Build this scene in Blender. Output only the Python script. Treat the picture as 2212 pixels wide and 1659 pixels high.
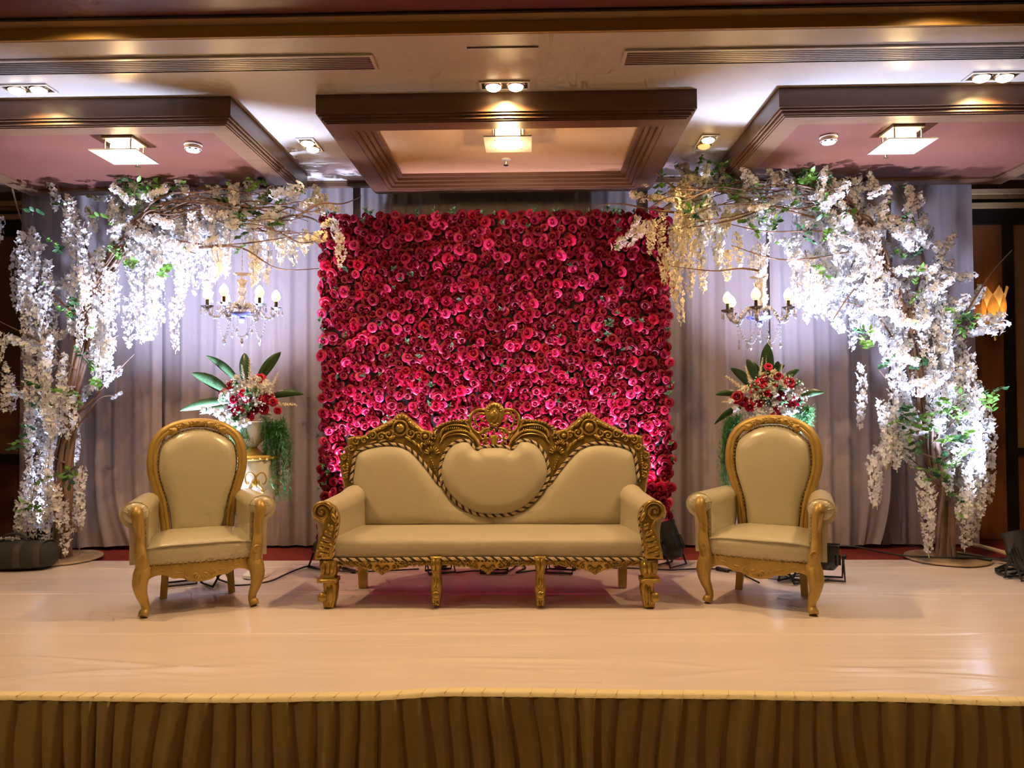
import bpy, math, random
from mathutils import Vector, Matrix, Quaternion, noise

# ------------------------------------------------------------------ camera, world, exposure
scene = bpy.context.scene
COL = scene.collection
for ob in list(bpy.data.objects):
    bpy.data.objects.remove(ob)
FPX, CX, CY = 1662.0, 1106.0, 829.5
EYE = Vector((0, 0, 1.25))
_y, _p, _r = (math.radians(a) for a in (1.3, 1.34, 0.35))
FW = Vector((-math.sin(_y) * math.cos(_p), math.cos(_y) * math.cos(_p), math.sin(_p)))
_rt = FW.cross(Vector((0, 0, 1))).normalized()
_up = _rt.cross(FW)
RT = _rt * math.cos(_r) - _up * math.sin(_r)
UP = _up * math.cos(_r) + _rt * math.sin(_r)
camd = bpy.data.cameras.new('camera')
camd.sensor_width = 36.0
camd.lens = 36.0 * FPX / 2212.0
camd.clip_start = 0.05
cam = bpy.data.objects.new('camera', camd)
COL.objects.link(cam)
M = Matrix((RT, UP, -FW)).transposed().to_4x4()
M.translation = EYE
cam.matrix_world = M
scene.camera = cam

world = bpy.data.worlds.new('hall_ambient')
scene.world = world
world.use_nodes = True
bg = world.node_tree.nodes['Background']
bg.inputs[0].default_value = (1.0, 0.60, 0.32, 1)
bg.inputs[1].default_value = 0.05

scene.view_settings.view_transform = 'Standard'
scene.view_settings.look = 'None'
scene.view_settings.gamma = 1.0
scene.view_settings.use_curve_mapping = False
scene.view_settings.exposure = 0.0
scene.cycles.sample_clamp_indirect = 6.0
scene.cycles.max_bounces = 4
scene.cycles.diffuse_bounces = 3
scene.cycles.glossy_bounces = 2
scene.cycles.transmission_bounces = 4
scene.cycles.transparent_max_bounces = 6
scene.cycles.use_adaptive_sampling = True
scene.cycles.adaptive_threshold = 0.12
scene.cycles.adaptive_min_samples = 8
scene.cycles.caustics_reflective = False
scene.cycles.caustics_refractive = False

WARM = (1.0, 0.635, 0.285)
AMBER = (1.0, 0.72, 0.40)
COOL = (0.60, 0.68, 1.0)
LAV = (0.85, 0.62, 1.0)


def lamp(kind, name, loc, energy, color, size=0.1, target=None, angle=60, blend=0.5, parent=None):
    d = bpy.data.lights.new(name, kind)
    d.energy = energy
    d.color = color
    if kind == 'AREA':
        d.size = size
    else:
        d.shadow_soft_size = size
    if kind == 'SPOT':
        d.spot_size = math.radians(angle)
        d.spot_blend = blend
    o = bpy.data.objects.new(name, d)
    COL.objects.link(o)
    o.location = loc
    if target is not None:
        o.rotation_euler = (Vector(target) - Vector(loc)).to_track_quat('-Z', 'Y').to_euler()
    if parent is not None:
        o.parent = parent
    return o


# unseen spots standing for hall ceiling downlights, in front of the stage and out of the frame
for hx in (-3.0, -1.0, 0.9, 2.9):
    lamp('SPOT', 'unseen_hall_spot', (hx, 2.9, 3.17), 11, WARM, 0.08, (hx, 3.9, 0), 95, 0.7)
for hx in (-2.25, 2.05):
    lamp('SPOT', 'unseen_hall_spot', (hx, 3.66, 3.185), 46, WARM, 0.05, (hx, 3.75, 0), 165, 0.5)
for hx, he in ((-3.9, 75), (2.6, 22)):  # pair added and set off-centre to side-light the skirt folds
    lamp('SPOT', 'unseen_hall_spot', (hx, 1.0, 3.17), he, WARM, 0.10, (hx * 0.4, 2.6, 0), 125, 0.8)


def ray(px, py):
    return FW + RT * ((px - CX) / FPX) - UP * ((py - CY) / FPX)


def at(px, py, Y):
    d = ray(px, py)
    return EYE + d * ((Y - EYE.y) / d.y)


def zp(px, py, z):
    d = ray(px, py)
    return EYE + d * ((z - EYE.z) / d.z)


def onp(px, py, Y, k=0.0, z0=0.0):
    d = ray(px, py)
    return EYE + d * ((Y - EYE.y + k * (EYE.z - z0)) / (d.y - k * d.z))


# ------------------------------------------------------------------ materials
MATS = {}


def mat(name, base, rough=0.5, metal=0.0, col2=None, nscale=8.0, namt=0.5, bump=0.0, bscale=40.0, stretch=(1, 1, 1),
        spec=0.5, emit=None, estr=0.0, trans=0.0, coat=0.0, sheen=0.0, translucent=0.0, rand=0.0, coatrough=0.1, rvar=0.0):
    m = bpy.data.materials.new(name)
    m.use_nodes = True
    nt = m.node_tree
    N, L = nt.nodes, nt.links
    p = N['Principled BSDF']
    p.inputs['Base Color'].default_value = (*base, 1)
    p.inputs['Roughness'].default_value = rough
    p.inputs['Metallic'].default_value = metal
    p.inputs['Specular IOR Level'].default_value = spec
    p.inputs['Transmission Weight'].default_value = trans
    p.inputs['Coat Weight'].default_value = coat
    p.inputs['Coat Roughness'].default_value = coatrough
    p.inputs['Sheen Weight'].default_value = sheen
    if emit:
        p.inputs['Emission Color'].default_value = (*emit, 1)
        p.inputs['Emission Strength'].default_value = estr
    tc = N.new('ShaderNodeTexCoord')
    mp = N.new('ShaderNodeMapping')
    mp.inputs['Scale'].default_value = stretch
    L.new(tc.outputs['Object'], mp.inputs['Vector'])
    out = None
    if col2 is not None:
        nz = N.new('ShaderNodeTexNoise')
        nz.inputs['Scale'].default_value = nscale
        nz.inputs['Detail'].default_value = 2
        L.new(mp.outputs[0], nz.inputs['Vector'])
        rp = N.new('ShaderNodeValToRGB')
        rp.color_ramp.elements[0].position = 0.5 - namt * 0.4
        rp.color_ramp.elements[1].position = 0.5 + namt * 0.4
        rp.color_ramp.elements[0].color = (*base, 1)
        rp.color_ramp.elements[1].color = (*col2, 1)
        L.new(nz.outputs['Fac'], rp.inputs[0])
        out = rp.outputs[0]
        L.new(out, p.inputs['Base Color'])
    if rand > 0:
        oi = N.new('ShaderNodeObjectInfo')
        hs = N.new('ShaderNodeHueSaturation')
        mr = N.new('ShaderNodeMapRange')
        mr.inputs['To Min'].default_value = 1 - rand
        mr.inputs['To Max'].default_value = 1 + rand
        L.new(oi.outputs['Random'], mr.inputs['Value'])
        L.new(mr.outputs[0], hs.inputs['Value'])
        if out is not None:
            L.new(out, hs.inputs['Color'])
        else:
            hs.inputs['Color'].default_value = (*base, 1)
        out = hs.outputs[0]
        L.new(out, p.inputs['Base Color'])
    if rvar > 0:
        nr = N.new('ShaderNodeTexNoise')
        nr.inputs['Scale'].default_value = 5
        nr.inputs['Detail'].default_value = 2
        L.new(mp.outputs[0], nr.inputs['Vector'])
        mr2 = N.new('ShaderNodeMapRange')
        mr2.inputs['From Min'].default_value = 0.3
        mr2.inputs['From Max'].default_value = 0.7
        mr2.inputs['To Min'].default_value = max(0.02, rough - rvar)
        mr2.inputs['To Max'].default_value = rough + rvar
        L.new(nr.outputs['Fac'], mr2.inputs['Value'])
        L.new(mr2.outputs[0], p.inputs['Roughness'])
    if bump > 0:
        nb = N.new('ShaderNodeTexNoise')
        nb.inputs['Scale'].default_value = bscale
        nb.inputs['Detail'].default_value = 2
        L.new(mp.outputs[0], nb.inputs['Vector'])
        b = N.new('ShaderNodeBump')
        b.inputs['Strength'].default_value = bump
        b.inputs['Distance'].default_value = 0.02
        L.new(nb.outputs['Fac'], b.inputs['Height'])
        L.new(b.outputs[0], p.inputs['Normal'])
    if translucent > 0:
        tl = N.new('ShaderNodeBsdfTranslucent')
        if out is not None:
            L.new(out, tl.inputs['Color'])
        else:
            tl.inputs['Color'].default_value = (*base, 1)
        mx = N.new('ShaderNodeMixShader')
        mx.inputs[0].default_value = translucent
        L.new(p.outputs[0], mx.inputs[1])
        L.new(tl.outputs[0], mx.inputs[2])
        L.new(mx.outputs[0], N['Material Output'].inputs['Surface'])
    MATS[name] = m
    return m


mat('ceiling_paint', (0.59, 0.55, 0.50), 0.33, bump=0.02, bscale=60, rvar=0.05)
mat('ceiling_upper', (0.32, 0.20, 0.10), 0.5, bump=0.02)
mat('ceiling_gold', (0.42, 0.25, 0.06), 0.5, bump=0.03)
mat('coffer_wood', (0.115, 0.058, 0.03), 0.36, col2=(0.15, 0.08, 0.042), nscale=3, stretch=(1, 6, 6), bump=0.02)
mat('maroon_wood', (0.13, 0.04, 0.03), 0.35, col2=(0.17, 0.055, 0.04), nscale=4)
mat('panel_gold', (0.64, 0.42, 0.22), 0.35, col2=(0.72, 0.48, 0.26), nscale=1.2, bump=0.02)
mat('panel_pink', (0.105, 0.037, 0.024), 0.42, col2=(0.135, 0.050, 0.034), spec=0.3, nscale=1.2, bump=0.02)
mat('black_metal', (0.012, 0.012, 0.013), 0.45, bump=0.05)
mat('black_plastic', (0.015, 0.015, 0.016), 0.35, bump=0.03)
mat('black_rubber', (0.01, 0.01, 0.011), 0.55)
mat('white_plastic', (0.78, 0.76, 0.72), 0.35)
mat('vent_metal', (0.34, 0.31, 0.28), 0.35, metal=0.5)
mat('dark_void', (0.02, 0.018, 0.016), 0.8)
mat('bulb_warm', (1, 0.9, 0.7), 0.4, emit=(1.0, 0.76, 0.42), estr=10)
mat('bulb_candle', (1, 0.85, 0.6), 0.4, emit=(1.0, 0.60, 0.20), estr=3.4)
mat('bulb_dim', (0.7, 0.5, 0.3), 0.2, emit=(1.0, 0.6, 0.2), estr=1.0)
mat('lamp_glass', (0.95, 0.92, 0.86), 0.30, trans=0.75)
mat('amber_glass', (0.70, 0.47, 0.20), 0.35, col2=(0.80, 0.58, 0.28), nscale=20, stretch=(1, 1, 0.1), translucent=0.6)
mat('chrome', (0.75, 0.75, 0.75), 0.15, metal=1.0)
mat('brass', (0.70, 0.48, 0.18), 0.25, metal=1.0)
mat('curtain_cloth', (0.33, 0.275, 0.29), 0.55, col2=(0.36, 0.30, 0.315), nscale=2, sheen=0.2, bump=0.05, bscale=300, stretch=(1, 1, 0.1), translucent=0.12)
mat('curtain_back', (0.42, 0.36, 0.33), 0.7, sheen=0.2)
mat('red_carpet', (0.22, 0.018, 0.012), 0.85, col2=(0.17, 0.012, 0.01), nscale=60, bump=0.2, bscale=300)
mat('hall_carpet', (0.10, 0.05, 0.03), 0.9, col2=(0.16, 0.09, 0.04), nscale=12, bump=0.2, bscale=200)
mat('wall_brown', (0.10, 0.045, 0.02), 0.5, col2=(0.14, 0.065, 0.03), nscale=3, stretch=(1, 1, 0.2))
mat('wall_panel_wood', (0.20, 0.07, 0.025), 0.4, col2=(0.26, 0.10, 0.035), nscale=5, stretch=(4, 4, 0.4))
mat('wall_panel_tan', (0.22, 0.13, 0.05), 0.6, col2=(0.25, 0.15, 0.06), nscale=10)
mat('wall_black', (0.012, 0.010, 0.009), 0.4)
mat('cornice_cream', (0.50, 0.36, 0.18), 0.5)
mat('skirt_cloth', (0.58, 0.46, 0.17), 0.6, col2=(0.62, 0.49, 0.19), nscale=14, sheen=0.3, bump=0.06, bscale=250)
mat('skirt_hem', (0.78, 0.66, 0.36), 0.6, col2=(0.82, 0.70, 0.40), nscale=20, bump=0.08, bscale=60)
mat('rose_red', (0.37, 0.004, 0.034), 0.42, rand=0.45, spec=0.3)
mat('rose_crimson', (0.21, 0.003, 0.018), 0.45, rand=0.3, spec=0.3)
mat('rose_pink', (0.58, 0.022, 0.11), 0.38, rand=0.2)
mat('rose_backing', (0.012, 0.002, 0.004), 0.9)
mat('leaf_green', (0.12, 0.30, 0.05), 0.4, col2=(0.20, 0.42, 0.08), nscale=14, translucent=0.25, rand=0.2)
mat('leaf_dark', (0.03, 0.10, 0.04), 0.35, col2=(0.05, 0.15, 0.05), nscale=14, translucent=0.15, rand=0.2)
mat('leaf_big', (0.012, 0.04, 0.016), 0.33, col2=(0.05, 0.10, 0.04), nscale=6, stretch=(30, 2, 30), translucent=0.1)
mat('fern_green', (0.06, 0.24, 0.08), 0.5, col2=(0.10, 0.32, 0.12), nscale=9, translucent=0.3)
mat('sprig_green', (0.14, 0.30, 0.16), 0.45, translucent=0.2, rand=0.3)
mat('blossom_white', (0.88, 0.88, 0.88), 0.55, translucent=0.38, rand=0.06)
mat('blossom_cream', (0.90, 0.84, 0.64), 0.55, translucent=0.30, rand=0.06)
mat('bud_green', (0.55, 0.58, 0.30), 0.5)
mat('bark', (0.15, 0.085, 0.06), 0.75, col2=(0.26, 0.17, 0.12), nscale=18, stretch=(1, 1, 0.2), bump=0.5, bscale=50)
mat('twig', (0.13, 0.07, 0.045), 0.7, col2=(0.20, 0.12, 0.08), nscale=20, bump=0.2)
mat('tree_base', (0.36, 0.26, 0.16), 0.6, col2=(0.42, 0.31, 0.20), nscale=6)
mat('gold_antique', (0.30, 0.19, 0.04), 0.30, metal=0.6, col2=(0.44, 0.30, 0.075), nscale=22, bump=0.08, bscale=45)
mat('gold_paint', (0.40, 0.265, 0.07), 0.42, metal=0.3, col2=(0.47, 0.32, 0.09), nscale=10, bump=0.06, bscale=30)
mat('cream_fabric', (0.42, 0.37, 0.255), 0.5, col2=(0.45, 0.395, 0.275), nscale=4, bump=0.03, bscale=200, sheen=0.1)
mat('cream_leather', (0.48, 0.44, 0.31), 0.28, coat=0.35, coatrough=0.22, col2=(0.51, 0.47, 0.33), nscale=4, bump=0.03, bscale=60)
mat('rope_dark', (0.03, 0.018, 0.012), 0.6)
mat('rope_cream', (0.55, 0.42, 0.26), 0.6)
mat('nail_gold', (0.55, 0.36, 0.12), 0.3, metal=0.7)
mat('crystal', (0.95, 0.94, 1.0), 0.05, trans=0.72, spec=0.9, coat=0.5)
mat('crystal_blue', (0.30, 0.32, 0.85), 0.08, trans=0.3, coat=0.5)
mat('crystal_dark', (0.03, 0.025, 0.02), 0.3)
mat('pedestal_white', (0.80, 0.78, 0.72), 0.4, col2=(0.74, 0.72, 0.66), nscale=8, bump=0.05)
mat('urn_white', (0.82, 0.80, 0.74), 0.3)
mat('gold_leaf', (0.62, 0.42, 0.10), 0.35, metal=0.5)
mat('bag_cloth', (0.018, 0.018, 0.014), 0.75, col2=(0.028, 0.027, 0.021), nscale=10, bump=0.3, bscale=120)
mat('bag_stripe', (0.05, 0.047, 0.035), 0.6, bump=0.2, bscale=120)
mat('pole_wood', (0.62, 0.50, 0.32), 0.6)
mat('lens_glass', (0.5, 0.6, 0.75), 0.08, spec=1.0, coat=1.0)
mat('screen_cyan', (0.1, 0.4, 0.5), 0.2, emit=(0.2, 0.7, 0.9), estr=0.5)

# stage cover: glossy white vinyl with stretched wrinkles
def vinyl():
    m = mat('stage_vinyl', (0.75, 0.655, 0.615), 0.25, col2=(0.80, 0.70, 0.66), nscale=3, stretch=(0.5, 2, 1), spec=0.5, coat=0.25, coatrough=0.12)
    nt = m.node_tree
    N, L = nt.nodes, nt.links
    p = N['Principled BSDF']
    tc = N.new('ShaderNodeTexCoord')
    prev = None
    for sc, st, amt, dist in ((1.3, (0.8, 5.0, 1), 0.30, 0.012), (9.0, (0.35, 4.0, 1), 0.12, 0.006), (2.2, (0.25, 9.0, 1), 0.18, 0.008)):
        mp = N.new('ShaderNodeMapping')
        mp.inputs['Scale'].default_value = st
        mp.inputs['Rotation'].default_value = (0, 0, 0.06)
        L.new(tc.outputs['Object'], mp.inputs['Vector'])
        nz = N.new('ShaderNodeTexNoise')
        nz.inputs['Scale'].default_value = sc
        nz.inputs['Detail'].default_value = 3
        nz.inputs['Distortion'].default_value = 0.6
        L.new(mp.outputs[0], nz.inputs['Vector'])
        b = N.new('ShaderNodeBump')
        b.inputs['Strength'].default_value = amt
        b.inputs['Distance'].default_value = dist
        L.new(nz.outputs['Fac'], b.inputs['Height'])
        if prev:
            L.new(prev.outputs[0], b.inputs['Normal'])
        prev = b
    L.new(prev.outputs[0], p.inputs['Normal'])
vinyl()


# ------------------------------------------------------------------ mesh builder
def frame_from(t):
    t = t.normalized()
    a = Vector((0, 0, 1)) if abs(t.z) < 0.9 else Vector((1, 0, 0))
    u = t.cross(a).normalized()
    return u, t.cross(u).normalized()


class MB:
    def __init__(self):
        self.v, self.f, self.m = [], [], []

    def add(self, vs, fs, mi=0, M=None):
        n = len(self.v)
        if M is not None:
            vs = [M @ Vector(v) for v in vs]
        self.v.extend([tuple(v) for v in vs])
        for f in fs:
            self.f.append(tuple(i + n for i in f))
            self.m.append(mi)
        return self

    def merge(self, o, M=None, mi=None):
        n = len(self.v)
        self.v.extend([tuple(M @ Vector(v)) for v in o.v] if M is not None else o.v)
        for f, k in zip(o.f, o.m):
            self.f.append(tuple(i + n for i in f))
            self.m.append(k if mi is None else mi)
        return self

    def box(self, c, s, mi=0, M=None):
        x, y, z = c
        a, b, d = s[0] / 2, s[1] / 2, s[2] / 2
        vs = [(x + i * a, y + j * b, z + k * d) for i in (-1, 1) for j in (-1, 1) for k in (-1, 1)]
        fs = [(0, 1, 3, 2), (4, 6, 7, 5), (0, 4, 5, 1), (2, 3, 7, 6), (0, 2, 6, 4), (1, 5, 7, 3)]
        return self.add(vs, fs, mi, M)

    def box2(self, a, b, mi=0):
        return self.box([(a[i] + b[i]) / 2 for i in range(3)], [abs(b[i] - a[i]) for i in range(3)], mi)

    def tube(self, path, r, n=8, mi=0, cap=True, closed=False, flat=1.0):
        P = [Vector(p) for p in path]
        k = len(P)
        R = list(r) if isinstance(r, (list, tuple)) else [r] * k
        vs, fs = [], []
        u = None
        for i in range(k):
            if closed:
                t = P[(i + 1) % k] - P[i - 1]
            else:
                t = P[min(i + 1, k - 1)] - P[max(i - 1, 0)]
            if t.length < 1e-9:
                t = Vector((0, 0, 1))
            t.normalize()
            if u is None:
                u, w = frame_from(t)
            else:
                u = u - t * u.dot(t)
                if u.length < 1e-6:
                    u, w = frame_from(t)
                u.normalize()
            w = t.cross(u)
            for j in range(n):
                a = 2 * math.pi * j / n
                vs.append(P[i] + (u * math.cos(a) + w * math.sin(a) * flat) * R[i])
        for i in range(k if closed else k - 1):
            i2 = (i + 1) % k
            for j in range(n):
                fs.append((i * n + j, i * n + (j + 1) % n, i2 * n + (j + 1) % n, i2 * n + j))
        if cap and not closed:
            fs.append(tuple(range(n - 1, -1, -1)))
            fs.append(tuple((k - 1) * n + j for j in range(n)))
        return self.add(vs, fs, mi)

    def lathe(self, prof, n=16, mi=0, M=None, sx=1.0, sy=1.0):
        vs, fs = [], []
        for r, z in prof:
            for j in range(n):
                a = 2 * math.pi * j / n
                vs.append((r * math.cos(a) * sx, r * math.sin(a) * sy, z))
        for i in range(len(prof) - 1):
            for j in range(n):
                fs.append((i * n + j, i * n + (j + 1) % n, (i + 1) * n + (j + 1) % n, (i + 1) * n + j))
        if prof[0][0] > 1e-6:
            fs.append(tuple(range(n - 1, -1, -1)))
        if prof[-1][0] > 1e-6:
            fs.append(tuple((len(prof) - 1) * n + j for j in range(n)))
        return self.add(vs, fs, mi, M)

    def ball(self, c, r, nu=10, nv=6, mi=0):
        r = r if isinstance(r, (tuple, list)) else (r, r, r)
        prof = [(math.sin(math.pi * i / nv), -math.cos(math.pi * i / nv)) for i in range(nv + 1)]
        prof[0] = (0, -1)
        prof[-1] = (0, 1)
        vs, fs = [], []
        for rr, z in prof:
            for j in range(nu):
                a = 2 * math.pi * j / nu
                vs.append((c[0] + rr * math.cos(a) * r[0], c[1] + rr * math.sin(a) * r[1], c[2] + z * r[2]))
        for i in range(nv):
            for j in range(nu):
                fs.append((i * nu + j, i * nu + (j + 1) % nu, (i + 1) * nu + (j + 1) % nu, (i + 1) * nu + j))
        return self.add(vs, fs, mi)

    def prism(self, poly, y0, y1, bev=0.0, mi=0, yf=None):
        """poly = [(x,z)] extruded from y0 (front) to y1, front edge bevelled; yf(x,z) shifts y (a leaning back)."""
        a = sum(poly[i][0] * poly[(i + 1) % len(poly)][1] - poly[(i + 1) % len(poly)][0] * poly[i][1] for i in range(len(poly)))
        if a < 0:
            poly = poly[::-1]
        n = len(poly)
        yf = yf or (lambda x, z: 0.0)
        rings = []
        if bev > 0:
            rings.append((offset(poly, -bev), y0))
            rings.append((poly, y0 + bev))
        else:
            rings.append((poly, y0))
        rings.append((poly, y1))
        vs, fs = [], []
        for pl, y in rings:
            vs += [(x, y + yf(x, z), z) for x, z in pl]
        for k in range(len(rings) - 1):
            for i in range(n):
                j = (i + 1) % n
                fs.append((k * n + i, (k + 1) * n + i, (k + 1) * n + j, k * n + j))
        fs.append(tuple(range(n)))
        fs.append(tuple((len(rings) - 1) * n + i for i in range(n - 1, -1, -1)))
        return self.add(vs, fs, mi)

    def pillow(self, poly, c, y0, bulge, rings=9, power=2.6, mi=0, yf=None, drop=0.02, width=0.085):
        """closed outline [(x,z)] filled as a padded face bulging towards -y."""
        a = sum(poly[i][0] * poly[(i + 1) % len(poly)][1] - poly[(i + 1) % len(poly)][0] * poly[i][1] for i in range(len(poly)))
        if a < 0:
            poly = poly[::-1]
        yf = yf or (lambda x, z: 0.0)
        n = len(poly)
        vs, fs = [], []
        ts = [1.0] + [1 - (i / rings) ** 1.5 for i in range(rings)][0:]
        ts = [1.0, 1.0] + [1 - ((i + 1) / rings) ** 1.4 for i in range(rings - 1)]
        for q, t in enumerate(ts):
            for x, z in poly:
                X, Z = c[0] + (x - c[0]) * t, c[1] + (z - c[1]) * t
                if q == 0:
                    y = y0 + drop
                else:
                    dd = min(seg_dist(X, Z, poly[i], poly[(i + 1) % n]) for i in range(n)) if q > 1 else 0.0
                    e = min(1.0, dd / width)
                    y = y0 - bulge * (0.8 * (1 - (1 - e) ** 2.4) + 0.2 * (1 - t ** 2))
                vs.append((X, y + yf(X, Z), Z))
        for k in range(len(ts) - 1):
            for i in range(n):
                j = (i + 1) % n
                fs.append((k * n + i, k * n + j, (k + 1) * n + j, (k + 1) * n + i))
        vs.append((c[0], y0 - bulge + yf(*c), c[1]))
        k = len(ts) - 1
        for i in range(n):
            fs.append((k * n + i, k * n + (i + 1) % n, len(vs) - 1))
        return self.add(vs, fs, mi)

    def grid(self, fn, nu, nv, mi=0, flip=False):
        vs = [fn(i / nu, j / nv) for j in range(nv + 1) for i in range(nu + 1)]
        fs = []
        for j in range(nv):
            for i in range(nu):
                a = j * (nu + 1) + i
                q = (a, a + 1, a + nu + 2, a + nu + 1)
                fs.append(q[::-1] if flip else q)
        return self.add(vs, fs, mi)

    def loft(self, secs, mi=0, closed=True, cap=True):
        n = len(secs[0])
        vs = [p for s in secs for p in s]
        fs = []
        for k in range(len(secs) - 1):
            for i in range(n if closed else n - 1):
                j = (i + 1) % n
                fs.append((k * n + i, k * n + j, (k + 1) * n + j, (k + 1) * n + i))
        if cap and closed:
            fs.append(tuple(range(n - 1, -1, -1)))
            fs.append(tuple((len(secs) - 1) * n + i for i in range(n)))
        return self.add(vs, fs, mi)

    def mirrored(self):
        o = MB()
        o.v = [(-x, y, z) for x, y, z in self.v]
        o.f = [f[::-1] for f in self.f]
        o.m = list(self.m)
        return o

    def mesh(self, name, mats, smooth=True, angle=40):
        me = bpy.data.meshes.new(name)
        me.from_pydata(self.v, [], self.f)
        for k in (mats if isinstance(mats, (list, tuple)) else [mats]):
            me.materials.append(MATS[k])
        if any(self.m):
            me.polygons.foreach_set('material_index', self.m)
        if smooth:
            me.polygons.foreach_set('use_smooth', [True] * len(me.polygons))
            me.set_sharp_from_angle(angle=math.radians(angle))
        me.update()
        return me

    def build(self, name, mats, parent=None, loc=None, rot=None, smooth=True, angle=40):
        return link(name, self.mesh(name, mats, smooth, angle), parent, loc, rot)


def link(name, me, parent=None, loc=None, rot=None, scale=None):
    o = bpy.data.objects.new(name, me)
    COL.objects.link(o)
    if parent is not None:
        o.parent = parent
    if loc is not None:
        o.location = loc
    if rot is not None:
        o.rotation_euler = rot
    if scale is not None:
        o.scale = scale if isinstance(scale, (tuple, list)) else (scale,) * 3
    return o


def seg_dist(x, z, a, b):
    ax, az, bx, bz = a[0], a[1], b[0], b[1]
    dx, dz = bx - ax, bz - az
    q = dx * dx + dz * dz
    t = 0 if q < 1e-12 else max(0.0, min(1.0, ((x - ax) * dx + (z - az) * dz) / q))
    return math.hypot(x - ax - t * dx, z - az - t * dz)


def offset(poly, d):
    n = len(poly)
    out = []
    for i in range(n):
        p0, p1, p2 = poly[i - 1], poly[i], poly[(i + 1) % n]
        e1 = Vector((p1[0] - p0[0], p1[1] - p0[1]))
        e2 = Vector((p2[0] - p1[0], p2[1] - p1[1]))
        e1 = e1.normalized() if e1.length > 1e-9 else Vector((1, 0))
        e2 = e2.normalized() if e2.length > 1e-9 else Vector((1, 0))
        nn = Vector((e1.y + e2.y, -e1.x - e2.x))
        nn = nn.normalized() if nn.length > 1e-6 else Vector((e1.y, -e1.x))
        out.append((p1[0] + nn.x * d, p1[1] + nn.y * d))
    return out


def smooth_path(P, k=4, closed=False):
    P = [Vector(p) for p in P]
    n = len(P)
    out = []
    for i in range(n if closed else n - 1):
        p0 = P[i - 1] if (closed or i > 0) else P[0]
        p1, p2 = P[i], P[(i + 1) % n]
        p3 = P[(i + 2) % n] if (closed or i + 2 < n) else P[-1]
        for j in range(k):
            t = j / k
            out.append(0.5 * ((2 * p1) + (p2 - p0) * t + (2 * p0 - 5 * p1 + 4 * p2 - p3) * t * t + (3 * p1 - p0 - 3 * p2 + p3) * t ** 3))
    if not closed:
        out.append(P[-1])
    return out


def tag(o, label, cat, group=None, kind=None):
    o['label'] = label
    o['category'] = cat
    if group:
        o['group'] = group
    if kind:
        o['kind'] = kind
    return o


def thing(name, label, cat, loc=(0, 0, 0), rz=0.0, group=None):
    o = bpy.data.objects.new(name, None)
    o.empty_display_size = 0.1
    COL.objects.link(o)
    o.location = loc
    o.rotation_euler = (0, 0, rz)
    return tag(o, label, cat, group)


def struct(o, label=None):
    o['kind'] = 'structure'
    if label:
        o['label'] = label
    return o


def copy_tree(o, parent=None):
    c = o.copy()
    COL.objects.link(c)
    c.parent = parent
    for ch in o.children:
        copy_tree(ch, c)
    return c


RNG = random.Random(11)
# ------------------------------------------------------------------ the setting
ZC, ZB = 3.13, 2.967          # ceiling plane, underside of the coffers
# hall floor, far below the stage
b = MB(); b.box2((-8, -4, -0.65), (8, 8, -0.6)); struct(b.build('floor', 'hall_carpet', smooth=False))
# ceiling planes
b = MB()
b.box2((-7, 3.89, ZC), (7, 6.50, ZC + 0.05))
ceil = struct(b.build('ceiling', 'ceiling_paint', smooth=False))
b = MB()
b.box2((-7, 3.80, ZC + 0.062), (7, 3.889, ZC + 0.11))     # brown soffit above the bulkhead face
b.build('bulkhead_soffit', 'ceiling_upper', ceil, smooth=False)
b = MB()
b.box2((-7, 3.870, ZC + 0.001), (7, 3.888, ZC + 0.0615))
b.build('bulkhead_face', 'ceiling_gold', ceil, smooth=False)
b = MB()
b.box2((-7, 2.6, ZC + 0.075), (7, 3.80, ZC + 0.12))
b.build('upper_ceiling', 'maroon_wood', ceil, smooth=False)
b = MB()
b.box2((-7, 3.786, ZC + 0.066), (7, 3.799, ZC + 0.075))
b.build('dark_bead', 'wall_black', ceil, smooth=False)  # thin black strip where the upper ceiling meets the soffit
# back edge of the ceiling: brown pelmet beam between the coffers and the drape
b = MB()
b.box2((-7, 6.44, ZC - 0.045), (7, 6.50, ZC - 0.001))
b.box2((-7, 6.425, ZC - 0.015), (7, 6.44, ZC - 0.001))
struct(b.build('trim_1', 'coffer_wood', smooth=False), 'brown wooden pelmet beam above the drapes')


def rect_frame(b, r, w, z0, z1, mi=0):
    x0, x1, y0, y1 = r
    b.box2((x0, y0, z0), (x1, y0 + w, z1), mi)
    b.box2((x0, y1 - w, z0), (x1, y1, z1), mi)
    b.box2((x0, y0 + w, z0), (x0 + w, y1 - w, z1), mi)
    b.box2((x1 - w, y0 + w, z0), (x1, y1 - w, z1), mi)


def inset(r, d):
    return (r[0] + d, r[1] - d, r[2] + d, r[3] - d)


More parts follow.
